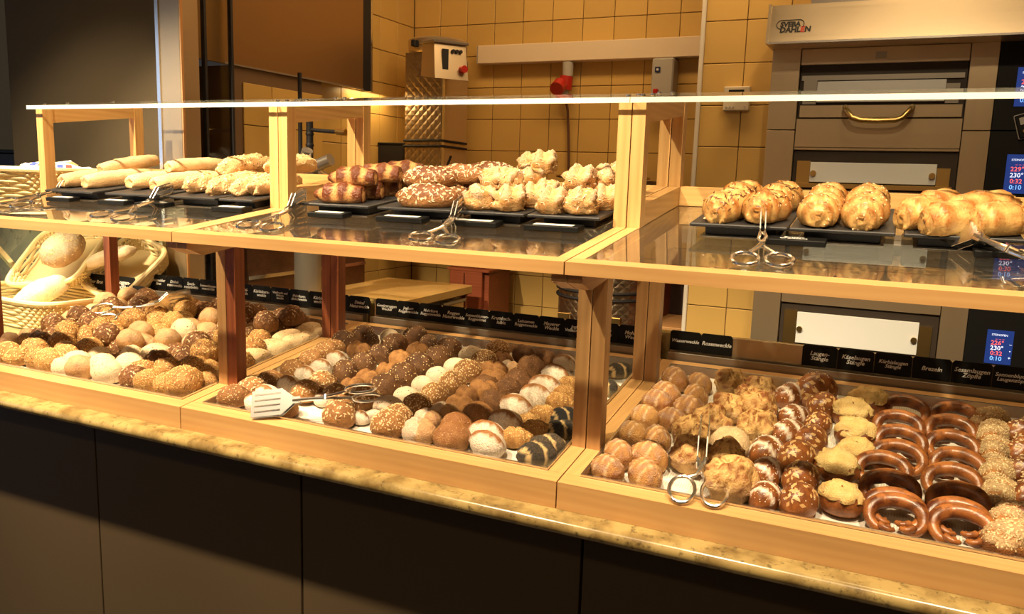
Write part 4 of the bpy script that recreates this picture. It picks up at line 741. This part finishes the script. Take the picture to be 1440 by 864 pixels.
 (3,'O',0.134,1.565,1.015,0.0481), (3,'O',0.134,1.639,1.025,0.0502), (3,'O',0.145,1.708,1.034,0.0479), (3,'ZP',0.193,1.217,0.971,0.0338),
 (3,'ZP',0.199,1.279,0.979,0.0344), (3,'ZP',0.2,1.334,0.986,0.0326), (3,'ZP',0.193,1.411,0.996,0.0334), (3,'ZP',0.198,1.492,1.006,0.034),
 (3,'ZP',0.199,1.58,1.017,0.0321), (3,'ZP',0.203,1.65,1.026,0.0335), (3,'ZP',0.204,1.722,1.035,0.0335), (3,'Q',0.252,1.681,1.03,0.035),
 (3,'Q',0.243,1.595,1.019,0.0333), (3,'Q',0.236,1.512,1.009,0.0316), (3,'Q',0.232,1.424,0.997,0.0321), (3,'Q',0.227,1.345,0.987,0.0326),
 (1,'S2',-1.941,1.555,1.014,0.0328), (1,'S1',-1.767,1.604,1.02,0.0318), (1,'D',-1.652,1.722,1.035,0.0336), (1,'D',-1.443,1.478,1.004,0.035),
 (1,'S2',-1.508,1.57,1.016,0.0324), (1,'D',-2.005,1.426,0.998,0.0348), (1,'D',-1.746,1.789,1.044,0.0325), (1,'D',-1.482,1.437,0.999,0.0358),
 (1,'S2',-1.428,1.536,1.012,0.0332), (1,'S2',-1.895,1.779,1.043,0.0336), (1,'S1',-1.812,1.574,1.016,0.0311), (1,'S1',-1.863,1.342,0.987,0.0325),
 (1,'D',-1.535,1.415,0.996,0.0327), (1,'C',-2.114,1.303,0.982,0.0316), (1,'D',-1.611,1.664,1.028,0.0344), (1,'D',-1.945,1.631,1.024,0.0358),
 (1,'D',-1.622,1.769,1.041,0.0353), (1,'D',-1.688,1.767,1.041,0.033), (1,'C',-1.644,1.6,1.02,0.0319), (1,'D',-1.977,1.49,1.006,0.0347),
 (1,'S2',-1.893,1.514,1.009,0.0348), (1,'D',-1.995,1.596,1.019,0.0327), (1,'D',-1.97,1.735,1.037,0.0314), (1,'P',-1.673,1.385,0.992,0.0328),
 (1,'S2',-1.388,1.448,1.0,0.0332), (1,'D',-1.542,1.779,1.043,0.0312), (1,'D',-1.99,1.369,0.99,0.0344), (1,'S1',-1.753,1.544,1.013,0.0335),
 (1,'P',-1.758,1.298,0.981,0.0349), (1,'D',-1.753,1.718,1.035,0.0336), (1,'D',-1.562,1.368,0.99,0.0355), (1,'C',-1.655,1.46,1.002,0.0343),
 (1,'G',-1.988,1.282,0.979,0.0326), (1,'S2',-1.882,1.282,0.979,0.0312), (1,'D',-1.554,1.589,1.048,0.0312), (1,'S2',-1.875,1.458,1.032,0.0323),
 (1,'D',-1.49,1.658,1.057,0.033), (1,'C',-1.622,1.449,1.031,0.0328), (1,'S1',-1.745,1.581,1.047,0.032), (1,'S2',-1.876,1.73,1.066,0.0342),
 (1,'S2',-1.504,1.531,1.041,0.0314), (1,'S2',-1.936,1.408,1.025,0.0333), (1,'P',-1.656,1.53,1.041,0.0343), (1,'D',-2.04,1.52,1.04,0.0317),
 (1,'D',-2.021,1.729,1.066,0.0335), (1,'D',-1.612,1.71,1.064,0.0341), (1,'C',-1.754,1.481,1.035,0.0314), (1,'D',-1.716,1.732,1.067,0.0338),
 (1,'S2',-1.86,1.546,1.043,0.0343), (1,'D',-1.962,1.656,1.057,0.0333), (1,'S2',-1.975,1.559,1.045,0.0335), (1,'D',-2.036,1.438,1.029,0.0312),
 (1,'C',-1.671,1.641,1.055,0.0329), (1,'D',-2.029,1.613,1.051,0.0334), (1,'D',-1.808,1.422,1.027,0.0331), (1,'D',-1.468,1.733,1.067,0.0323),
 (1,'S1',-1.813,1.682,1.06,0.0328), (1,'D',-1.946,1.485,1.035,0.0322), (1,'C',-1.711,1.41,1.026,0.0332), (1,'D',-1.533,1.459,1.032,0.0314),
 (1,'C',-2.096,1.652,1.057,0.0343), (1,'S2',-1.881,1.644,1.055,0.0318), (1,'C',-2.098,1.733,1.067,0.0314), (1,'S2',-1.463,1.413,1.026,0.0332),
]

_u=['first','second','third','fourth','fifth','sixth','seventh','eighth','ninth']
ORD=['zeroth']+_u+['tenth','eleventh','twelfth','thirteenth','fourteenth','fifteenth','sixteenth','seventeenth','eighteenth','nineteenth']+[p if not q else p0+'-'+q for p,p0 in (('twentieth','twenty'),('thirtieth','thirty'),('fortieth','forty'),('fiftieth','fifty')) for q in ['']+_u]
TRN=('','left','middle','right')
TILT=Matrix.Rotation(AT,4,'X')
def clone(root, parts, nm, me, mw, scale, zf=1.0):
    o=put(nm,me,None,mw@Matrix.Diagonal((scale,scale,scale*zf,1)))
    for pn,pm,kd in parts:
        if pm is None: continue
        c=put(pn,pm,o,WM[o.name])
        if kd: c['kind']=kd
    return o
cnt={}
for b in BREADS: cnt[(b[0],b[1])]=cnt.get((b[0],b[1]),0)+1
rank={}
for tr in (1,2,3):
    for k in set(b[1] for b in BREADS if b[0]==tr):
        L=[b for b in BREADS if b[0]==tr and b[1]==k]
        L.sort(key=(lambda b:b[2]) if (tr==1 or k=='J') else (lambda b:b[3]))
        if k=='O':
            for col in (0,1):
                S=sorted([b for b in L if (b[2]>.02)==bool(col)],key=lambda b:b[3])
                for i,b in enumerate(S): rank[b]=(i+1,('left','right')[col])
        else:
            for i,b in enumerate(L): rank[b]=(i+1,None)
for b in BREADS:
    tr,k,x,y,z,r=b; T_=TYPES[k]; me,parts=T_['var'][R.randrange(len(T_['var']))]
    cm={'S1':.033,'S2':.034}.get(k); s=min(r,.041 if k!='O' else 1)*(1.1 if tr==1 else 1.17 if k=='W' else 1.05)
    rz=T_['rot']+R.uniform(-1,1)*T_['rotj']
    hfl=zb(y)-.0155
    zz=max(z,hfl)
    if k=='O':
        s=.037; ex=Matrix.Rotation(math.radians(24),4,'X'); rz=R.uniform(-.12,.1); zz=hfl+.004+.74*s*math.sin(math.radians(24))*.98
    else: ex=Matrix.Rotation(R.uniform(-.1,.1),4,'X')@Matrix.Rotation(R.uniform(-.1,.1),4,'Y'); zz=hfl+.001+.003*R.random() if z<hfl+.02 else z
    m_=s*(1.05 if k in 'OL' else .92); y=min(max(y,1.243+m_),1.817-m_*.8); x=min(max(x,XU[tr-1]+.04+m_*.9),XU[tr]-.04-m_*.9)
    zz+=zb(y)-zb(b[3])
    mw=Matrix.Translation((x,y,zz))@TILT@ex@Matrix.Rotation(rz,4,'Z')
    o=clone(None,parts,T_['name'],me,mw,s,1.0 if k in 'OLN' else 1.02 if k in 'WK' else 1.1 if tr==2 else 1.16)
    i,c=rank[b]; n=cnt[(tr,k)]
    if c: lab='%s, %s from the front in the %s pretzel column'%(T_['desc'],ORD[i],c)
    elif n==1: lab=T_['desc']+' in the %s tray'%TRN[tr]
    elif tr==1 or k=='J': lab='%s, %s from left of its kind, %s tray'%(T_['desc'],ORD[i],TRN[tr])
    else: lab='%s, %s from front of its kind, %s tray'%(T_['desc'],ORD[i],TRN[tr])
    tag(o,lab,T_['cat'],T_['name'].replace('_',' ')+'s in the %s tray'%TRN[tr])

# ---------------------------------------------------------------- glass shelf: slates, plates, pastries
UN=('left','middle','right')
def onshelf(x,y,h=0): return Vector((x,y,zs(y)+h))
SPECK=granite('speckled_grey',(.4,.38,.34),(.3,.28,.25),(.15,.14,.12),180)
def slate(x0,x1,lab,pl=None,ptxt='Croissant'):
    y0,y1=1.455,1.728; c=onshelf((x0+x1)/2,(y0+y1)/2,.02)
    mw=Matrix.Translation(c)@TILT; V,F=box_vf((-(x1-x0)/2,-(y1-y0)/2,0),((x1-x0)/2,(y1-y0)/2,.006),.0015)
    o=put('slate_board',mesh('slate_board',V,F,SLATE),None,mw); tag(o,lab,'board','slate boards on the glass shelf')
    V,F=box_vf((-(x1-x0)/2+.022,-.105,-.0185),((x1-x0)/2-.022,.11,0),.001); put('stand',mesh('stand',V,F,RUBBER),o,mw)
    V,F=box_vf((-(x1-x0)/2+.016,-.122,-.0202),((x1-x0)/2-.016,.1,-.0186)); put('foot_plate',mesh('foot_plate',V,F,SPECK),o,mw)
def price(x0,x1,lab,txt):
    c=onshelf((x0+x1)/2,1.4475,.0); mw=Matrix.Translation(c)@TILT; w=(x1-x0)/2
    V,F=box_vf((-w,-.003,.0005),(w,.0,.0025)); 
    V2,F2=box_vf((-w,-.018,.0004),(w,.0165,.0105),.001)
    o=put('price_plate',mesh('price_plate',V2,F2,BLACK),None,mw); tag(o,lab,'sign','price plates on the glass shelf')
    V,F=box_vf((-w*.72,-.008,.0106),(w*.72,.008,.0108)); put('label_card',mesh('label_card',V,F,CARD if txt is None else BLACK),o,mw)
    if txt: text('lettering',txt,.0115,WHITE,o,mw@Vector((0,.0,.0111)),(AT,0,0),.15,.01)
SL=[(0,-2.07,-1.885),(0,-1.838,-1.655),(0,-1.622,-1.462),(0,-1.45,-1.346),(1,-1.203,-1.022),(1,-1.0,-.819),(1,-.812,-.655),(1,-.648,-.497),(2,-.328,-.16),(2,-.157,.008),(2,.02,.188),(2,.196,.36)]
SN=['pale baguettes nearest the wicker basket','pale baguettes, second from the left end','knobbly browned bread logs','flaky logs beside the pine post','chocolate-banded pastries','almond-topped pastries','blond cheese twists piled three high','sugared twists left of the double post','glazed croissants, nearest the double post','browned croissants in front of the oven','plain croissants','plain croissants at the right edge']
for (u,a,b),s in zip(SL,SN): slate(a,b,'black slate board under %s'%s)
for a,b,lab,tx in ((-2.03,-1.94,'black price plate beside the leftmost shelf tongs',None),(-1.832,-1.738,'black price plate with white card below the second slate board',None),(-1.70,-1.6,'black price plate behind the slotted tongs of the left shelf',None),(-1.447,-1.352,'black price plate just left of the left double post',None),(-1.165,-1.07,'black price plate below the chocolate-banded pastries',None),(-.986,-.872,'black price plate below the almond-topped pastries',None),(-.824,-.702,'black price plate behind the tongs of the middle shelf',None),(-.643,-.53,'black price plate below the sugared twists',None),(-.2,-.095,'black price plate lettered Butter Croissant','Butter-\nCroissant'),(.12,.23,'black price plate below the plain croissants','Croissant')): price(a,b,lab,tx)
def crf(u,v,t,n,o):
    s=(math.asin(max(-1,min(1,u)))/1.57*3.3+.2*abs(v)*(1 if u>0 else -1)+.1*n)%1.0; q=s if u>0 else 1-s; return (.17*q-.08-.3*abs(u)**3, .15+.75*q+.5*n-.2*(t<0), 0)
def bend(me,k):
    for vv in me.vertices: vv.co.y+=k*vv.co.x*vv.co.x
    return me
def croi(nm,mat,kinds,s): 
    me=bend(body(nm,1.55,.78,.78,crf,BM[mat],nu=52,nv=16,seed=s,amp=.06,sq=1.0),-.16); return (me,[('seeds',seeds(me,kinds,random.Random(s),.2),'stuff')] if kinds else [])
SEEDM['choc']=flat('chocolate_stripe',(.11,.035,.012),.3); SEEDM['icing']=flat('icing_shred',(.85,.72,.5),.4); SEEDM['flake']=flat('almond_flake',(.8,.6,.34),.5)
deftype('CR1','glazed_croissant','croissant','croissant streaked with dark chocolate',[croi('glazed_croissant','croissant',[('choc',60,.17,.034,.02),('flake',26,.07,.04,.02)],i+300) for i in range(3)],1,group='chocolate croissants')
deftype('CR2','browned_croissant','croissant','browned croissant sprinkled with nut crumbs',[croi('browned_croissant','croissant',[('flake',46,.06,.04,.03),('choc',10,.1,.02,.02)],i+310) for i in range(3)],1)
deftype('CR3','butter_croissant','croissant','plain golden butter croissant',[croi('butter_croissant','croissant',None,i+320) for i in range(3)],1)
def bandf(u,v,t,n,o):
    s=math.sin(u*11+.5*v); return (.1*s-.15*abs(u)**3, 1.1 if s>-.35 else .2, 0)
deftype('PC','banded_pastry','pastry','pastry banded with dark chocolate glaze',[(body('banded_pastry',1.6,.62,.62,bandf,BM['choc_pastry'],nu=48,nv=14,seed=i+330,amp=.06),[]) for i in range(3)],1)
deftype('PA','almond_pastry','pastry','brown pastry covered in pale almond shreds',seeded('almond_pastry','choc_pastry',1.6,.66,.66,[('icing',110,.12,.03,.03),('flake',40,.09,.05,.02)],.7,.1),1)
def twf(u,v,t,n,o):
    s=(math.asin(max(-1,min(1,u)))/1.57*1.7+.3*v+.15*n)%1.0; return (.26*s-.15+.25*n-.25*abs(u)**3,.25+.6*s+.9*n,.42*(s>.5)*(t>.2))
deftype('PT','cheese_twist','pastry','blond twisted pastry with a pale topping',seeded('cheese_twist','baguette_crust',1.25,.85,.9,[('icing',46,.13,.035,.04),('brownseed',10,.07,.05,.02)],.1,.1,3,.5,twf),1)
deftype('BA','pale_baguette','baguette','long pale baguette',[(body('pale_baguette',3.4,.72,.66,lambda u,v,t,n,o:(-.3*abs(u)**6+.07*g2((u*2.2+v*.6)%1-.5,.13),.25+.35*n+.3*g2((u*2.2+v*.6)%1-.5,.15),.3 if t>.3 else .1),BM['baguette_crust'],nu=60,nv=12,seed=i+340,amp=.04,sq=.7),[]) for i in range(3)],1)
deftype('BL','crusted_log','baguette','golden bread log crusted with cheese and seeds',[(lambda m:(m,[('seeds',seeds(m,[('flake',150,.1,.055,.05),('brownseed',60,.08,.04,.03),('dark',25,.07,.04,.03)],random.Random(i+2),.1),'stuff')]))(body('crusted_log',2.6,.8,.74,lambda u,v,t,n,o:(.12*n-.2*abs(u)**6,.35+.5*n,.1),BM['baguette_crust'],nu=48,nv=12,seed=i+350,amp=.08,sq=.75)) for i in range(3)],1)
def pastry(k,x,y,h,s,rz,lab,grp,pitch=0.0):
    T_=TYPES[k]; me,parts=T_['var'][R.randrange(len(T_['var']))]
    mw=Matrix.Translation(onshelf(x,y,.0265+h))@TILT@Matrix.Rotation(R.uniform(-.06,.06)+pitch,4,'X')@Matrix.Rotation(rz,4,'Z')
    o=clone(None,parts,T_['name'],me,mw,s); tag(o,T_['desc']+', '+lab,T_['cat'],grp)
A=1.25
for x,y,k,lab,rz in ((-.277,1.512,'CR1','front left on its slate',A),(-.27,1.638,'CR1','back left on its slate',A),(-.207,1.512,'CR1','front right on its slate',A),(-.2,1.638,'CR1','back right on its slate',A),
  (-.115,1.508,'CR2','front left on its slate',A+.2),(-.115,1.637,'CR2','back left on its slate',A+.2),(-.043,1.512,'CR2','front right on its slate',A+.1),(-.045,1.64,'CR2','back right on its slate',A+.1)): pastry(k,x,y,0,.044,rz,lab,'croissants in front of the oven')
for x,y,lab,rz in ((.042,1.53,'front left on the third slate',.75),(.07,1.63,'back left on the third slate',.9),(.083,1.485,'lying crosswise at the slate front',.55),(.147,1.49,'front right on the third slate',.6),(.15,1.64,'back right on the third slate',.5),(.115,1.575,'in the middle of the third slate',.7),(.225,1.58,'left on the slate at the photo edge',.8),(.3,1.52,'right on the slate beyond the photo edge',.8)): pastry('CR3',x,y,.0,.041,rz,lab,'croissants in front of the oven')
for i in range(4): pastry('PC',-1.115+.008*i,1.487+.062*i,0,.044,.12,'%s from the front'%ORD[i+1],'chocolate-banded pastries')
for i in range(3): pastry('PC',-1.1+.02*i,1.515+.07*i,.035,.042,.15,'%s from the front in the upper layer'%ORD[i+1],'chocolate-banded pastries')
for i in range(4): pastry('PA',-.893-.014*(i%2),1.49+.06*i,0,.044,.2,'%s from the front'%ORD[i+1],'almond pastries')
for i in range(3): pastry('PA',-.915+.04*i,1.535+.062*i,.036,.04,.25,'%s from the front in the upper layer'%ORD[i+1],'almond pastries')
PT=[(-.768,1.492,0,.026),(-.702,1.49,0,.028),(-.675,1.548,0,.027),(-.675,1.615,0,.027),(-.77,1.565,.036,.026),(-.735,1.56,.036,.026),(-.72,1.62,.036,.026),(-.735,1.66,.066,.024),(-.7,1.65,.066,.027),
 (-.608,1.49,0,.028),(-.548,1.492,0,.028),(-.525,1.56,0,.027),(-.58,1.565,.036,.03),(-.545,1.62,.036,.028),(-.525,1.66,.044,.026)]
for i,(x,y,h,s) in enumerate(PT): pastry('PT',x,y,h*.86,s*1.25,R.uniform(-.8,.8),('%s from left on the third slate'%ORD[i+1]) if i<9 else '%s from left beside the double post'%ORD[i-8],'blond twisted pastries')
for x,y,h,lab,s in ((-2.03,1.585,0,'outermost, by the wicker basket',.038),(-1.945,1.59,0,'second, beside the outermost baguette',.038),(-1.985,1.66,.032,'on top of the two leftmost baguettes',.034),(-1.79,1.6,0,'left one on the second slate',.038),(-1.702,1.6,0,'right one on the second slate',.038),(-1.75,1.68,.032,'on top at the back of the second slate',.034)): pastry('BA',x,y,h,s,pi/2-.1,lab,'pale baguettes')
for x,y,h,lab in ((-1.583,1.57,0,'left one on the third slate'),(-1.505,1.57,0,'right one on the third slate'),(-1.43,1.57,0,'left one beside the pine post'),(-1.382,1.58,.002,'right one touching the pine post'),(-1.54,1.64,.038,'on top on the third slate'),(-1.4,1.66,.038,'on top behind the pine post')): pastry('BL',x,y,h,.037,pi/2-.08,lab,'crusted bread logs')
# ---------------------------------------------------------------- tongs
def tongs(lab, mw, kind='fork', open_=.0, L=.26):
    """scissor tongs in local X (handles at 0, heads at +L), lying in the XY plane, heads upright"""
    o=bpy.data.objects.new('serving_tongs',None); o.empty_display_size=.03; link(o,None,mw); tag(o,lab,'tongs','steel serving tongs')
    px=L*.42
    for sg in (1,-1):
        m=MB(); ring=[(.03+.03*math.cos(a),sg*.021+.02*math.sin(a)*1.0+sg*.004,0) for a in [2*pi*k/24 for k in range(24)]]; m.tube(ring,.0032,8,True)
        m.tube([(.058,sg*.02,0),(px*.8,sg*.007,.001*sg),(px,0,.0022*sg),(px+.03,-sg*.006,.002*sg),(L-.085,-sg*(.003+open_*.12),0)],.0036,8)
        ob=m.build('tong_arm',POLISH,o,mw,smooth=True)
        # slotted head: a rounded plate of bars
        h=MB(); yb=-sg*(.004+open_*.16); hw=.03; th=.0009
        V,F=prism_vf([(yb-th,-.007),(yb+th,-.007),(yb+th,.007),(yb-th,.007)],L-.1,L-.085); h.add(V,F)
        P=[(L-.086,.008),(L-.062,hw)]; 
        V=[(L-.086,yb-th,-.008),(L-.086,yb-th,.008),(L-.06,yb-th,hw),(L-.06,yb-th,-hw),(L-.086,yb+th,-.008),(L-.086,yb+th,.008),(L-.06,yb+th,hw),(L-.06,yb+th,-hw)]
        h.add(V,[[0,1,2,3],[7,6,5,4],[0,4,5,1],[1,5,6,2],[2,6,7,3],[3,7,4,0]])
        for k in range(5):
            z=-hw+2*hw*(k+.5)/5; h.box((L-.0605,yb-th,z-.0042),(L-.006,yb+th,z+.0042))
        h.box((L-.0062,yb-th,-hw+.002),(L,yb+th,hw-.002)); h.build('slotted_head',POLISH,ob,mw)
    MB().cyl((px,0,-.006),(px,0,.006),.005,12).build('pivot',POLISH,o,mw,smooth=True)
    return o
def lay(x,y,z,ang,pitch=0,roll=0): return Matrix.Translation((x,y,z))@TILT@Matrix.Rotation(ang,4,'Z')@Matrix.Rotation(pitch,4,'Y')@Matrix.Rotation(roll,4,'X')
def ontop(x,y,h): return x,y,zs(y)+h
tongs('steel serving tongs on the right glass shelf below the croissants',lay(*ontop(-.168,1.24,.006),1.72,-.10,0))
tongs('wide steel tongs lying on the glass shelf at the right edge',lay(*ontop(.225,1.31,.008),2.2,-.12,.5),open_=.02)
tongs('steel tongs with looped handles on the middle glass shelf',lay(*ontop(-.735,1.235,.006),1.85,-.08,.1))
tongs('steel tongs lying beside the left double post on the middle shelf',lay(*ontop(-1.145,1.24,.006),1.85,-.08,.1))
tongs('slotted steel tongs on the left glass shelf, nearer the post',lay(*ontop(-1.57,1.24,.006),1.82,-.08,.15))
tongs('slotted steel tongs at the far left end of the glass shelf',lay(*ontop(-2.02,1.31,.006),1.72,-.1,.15))
tongs('steel scissor tongs leaning on the front rail of the right tray',lay(-.232,1.205,zb(1.205)+.006,1.72,-.26,0),L=.19,open_=.02)
tongs('steel tongs resting on the sunflower rolls in the middle tray',lay(-.9,1.32,zb(1.32)+.05,pi+.42,.1,.75))
tongs('steel tongs lying on the rolls at the back of the left tray',lay(-1.955,1.49,zb(1.49)+.052,.95,-.06,.4))
# ---------------------------------------------------------------- left end: wicker, loaves, paper packets
WICK=flat('wicker',(.78,.62,.34),.55); 
def wicker(name,lab,cx,cy,z,lx,ly,h,flare=.02,rows=7,rot=None,amp=.004):
    mw=Matrix.Translation((cx,cy,z))@(rot or Matrix()); o=bpy.data.objects.new(name,None); o.empty_display_size=.05; link(o,None,mw); tag(o,lab,'basket')
    def loop(k,n=56,ph=0,a=0):
        out=[];ex=flare*k
        for i in range(n):
            t=2*pi*i/n; c,s=math.cos(t),math.sin(t); e=.35
            x=(lx/2+ex)*math.copysign(abs(c)**e,c); y=(ly/2+ex)*math.copysign(abs(s)**e,s); w=1+a*math.sin(i*pi+ph)/max(lx,ly)*2; out.append((x*w,y*w,h*k))
        return out
    m=MB()
    for r in range(rows): m.tube(loop((r+.5)/rows,72,pi/2*(1 if r%2 else -1),amp),h/rows*.52,5,True)
    w=m.build('weave',WICK,o,mw); w['kind']='stuff'
    m=MB(); L0=loop(0,36); L1=loop(1,36)
    for p,q in zip(L0,L1): m.tube([p,q],.0028,5)
    s=m.build('stakes',WICK,o,mw); s['kind']='stuff'
    m=MB(); m.tube(loop(1.0,48),.0085,8,True); m.build('rim',WICK,o,mw,smooth=True)
    n=36; V=[(x,y,.002) for x,y,_ in loop(0,n)]+[(x,y,-.004) for x,y,_ in loop(0,n)]; F=[list(range(n)),[n+i for i in range(n)][::-1]]+[[i,n+i,n+(i+1)%n,(i+1)%n] for i in range(n)]; put('floor_panel',mesh('floor_panel',V,F,WICK),o,mw)
    return o
wicker('wicker_basket','low wicker bread basket at the left end holding a white loaf',-2.48,1.71,.985,.52,.27,.085,.02,8,Matrix.Rotation(-.1,4,'Z'))
wicker('sugar_basket','small flared wicker basket of sugar packets on the left ledge',-2.43,1.72,1.368,.3,.22,.095,.05,9,Matrix.Rotation(.1,4,'Z'))
wicker('wicker_tray','shallow wicker tray tilted up behind, holding a seeded loaf',-2.53,1.84,1.15,.27,.22,.04,.02,4,Matrix.Rotation(.75,4,'X')@Matrix.Rotation(.15,4,'Z'))
wicker('wicker_panel_basket','tilted pale wicker basket behind the name plates',-2.28,1.9,1.12,.2,.2,.05,.02,5,Matrix.Rotation(.8,4,'X')@Matrix.Rotation(-.3,4,'Z'))
# side counter
t=empty('side_counter',(-2.6,1.7,0),'greenish granite side counter with a raised ledge at the left end','counter')
slab('counter_top',(-3.4,1.45,.955),(-2.19,2.03,.983),GREENSTONE,t,.004); V,F=prism_vf([(1.93,.984),(1.95,.984),(2.03,1.3),(2.01,1.3)],-3.4,-2.21); wobj('sloped_back',V,F,GREENSTONE,t); slab('ledge_support',(-3.3,1.6,1.34),(-3.28,1.9,1.345),POLISH,t); slab('raised_ledge',(-3.3,1.58,1.346),(-2.24,1.92,1.364),GREENSTONE,t,.003)
for x in (-3.0,-2.72): 
    wobj('ledge_bracket',*prism_vf([(1.6,1.345),(1.62,1.345),(1.9,.985),(1.88,.985)],x,x+.02),POLISH,t); slab('glass_cheek',(x-.008,1.62,.984),(x-.003,1.9,1.345),GLASS,t)
def loaf(nm,lab,mat,rx,ry,rz,s,mw,seed,kinds=None,feat=None):
    me=body(nm,rx,ry,rz,feat or (lambda u,v,t,n,o:(.06*g2((u*2.0+v*.4)%1-.5,.12),.3+.4*n,.55 if t>.2 else .2)),BM[mat],nu=44,nv=16,seed=seed,amp=.05); pr=[('seeds',seeds(me,kinds,random.Random(seed),.1),'stuff')] if kinds else []
    o=clone(None,pr,nm,me,mw,s); tag(o,lab,'bread'); return o
loaf('white_loaf','big pale white loaf leaning in the low wicker basket','pale_crust',1.5,.75,.75,.062,Matrix.Translation((-2.44,1.7,1.04))@Matrix.Rotation(.9,4,'Z')@Matrix.Rotation(-.55,4,'Y'),401)
loaf('flat_loaf','small seeded flat loaf at the right of the low wicker basket','pale_crust',1.2,.8,.5,.06,Matrix.Translation((-2.3,1.72,1.0)),402,[('brownseed',50,.07,.04,.03)])
loaf('seeded_loaf','dark round loaf speckled with seeds in the tilted wicker tray','smooth_crust',1,.95,.6,.075,Matrix.Translation((-2.46,1.8,1.185))@Matrix.Rotation(.75,4,'X'),403,[('sesame',130,.06,.04,.03)])
loaf('long_loaf','long pale loaf lying across the tilted baskets','pale_crust',2.4,.8,.7,.042,Matrix.Translation((-2.31,1.84,1.165))@Matrix.Rotation(.35,4,'Z')@Matrix.Rotation(-.35,4,'Y'),404)
plate(-2.385,.115,'Pariser Brot',y=1.83,z=1.075,h=.05,tilt=-.2,label='black sign lettered Pariser Brot above the wicker basket')
plate(-2.262,.1,'Roggen-\nMischbrot',y=1.84,z=1.07,h=.055,tilt=-.2,label='black sign right of the Pariser Brot sign')
plate(-2.15,.08,'Kinderbrot',y=1.8,z=1.068,h=.04,tilt=-.2,label='black sign lettered Kinderbrot low behind the rolls')
PAPER=flat('paper',(.82,.8,.78),.6); REDP=flat('red_print',(.6,.05,.05),.5); BLUEP=flat('blue_print',(.05,.08,.4),.5)
for i,(x,y,z,a,b,lab) in enumerate(((-2.44,1.7,1.475,.5,.3,'white sugar packet with blue and red print on top of the basket'),(-2.5,1.74,1.47,-.4,-.25,'plain white sugar packet behind the printed one'),(-2.36,1.73,1.47,.9,.35,'white sugar packet at the right of the wicker basket'),(-2.42,1.77,1.48,1.6,-.3,'white sugar packet at the back of the pile'),(-2.31,1.75,1.465,.2,.2,'creamy packet lying over the basket rim'))):
    mw=Matrix.Translation((x,y,z))@Matrix.Rotation(a,4,'Z')@Matrix.Rotation(b,4,'X'); V,F=lathe_vf([(0.0,-.006),(.5,-.004),(.56,0),(.5,.004),(0,.006)],4); V=[Vector((v[0]*.1,v[1]*.075,v[2])) for v in V]
    o=put('sugar_packet',mesh('sugar_packet',V,F,PAPER),None,mw); tag(o,lab,'packet','sugar packets')
    if i in (0,2): 
        for q,mt in ((-.012,BLUEP),(.012,REDP)): V,F=box_vf((q-.008,-.014,.0055),(q+.008,.012,.0072)); put('print',mesh('print',V,F,mt),o,mw)
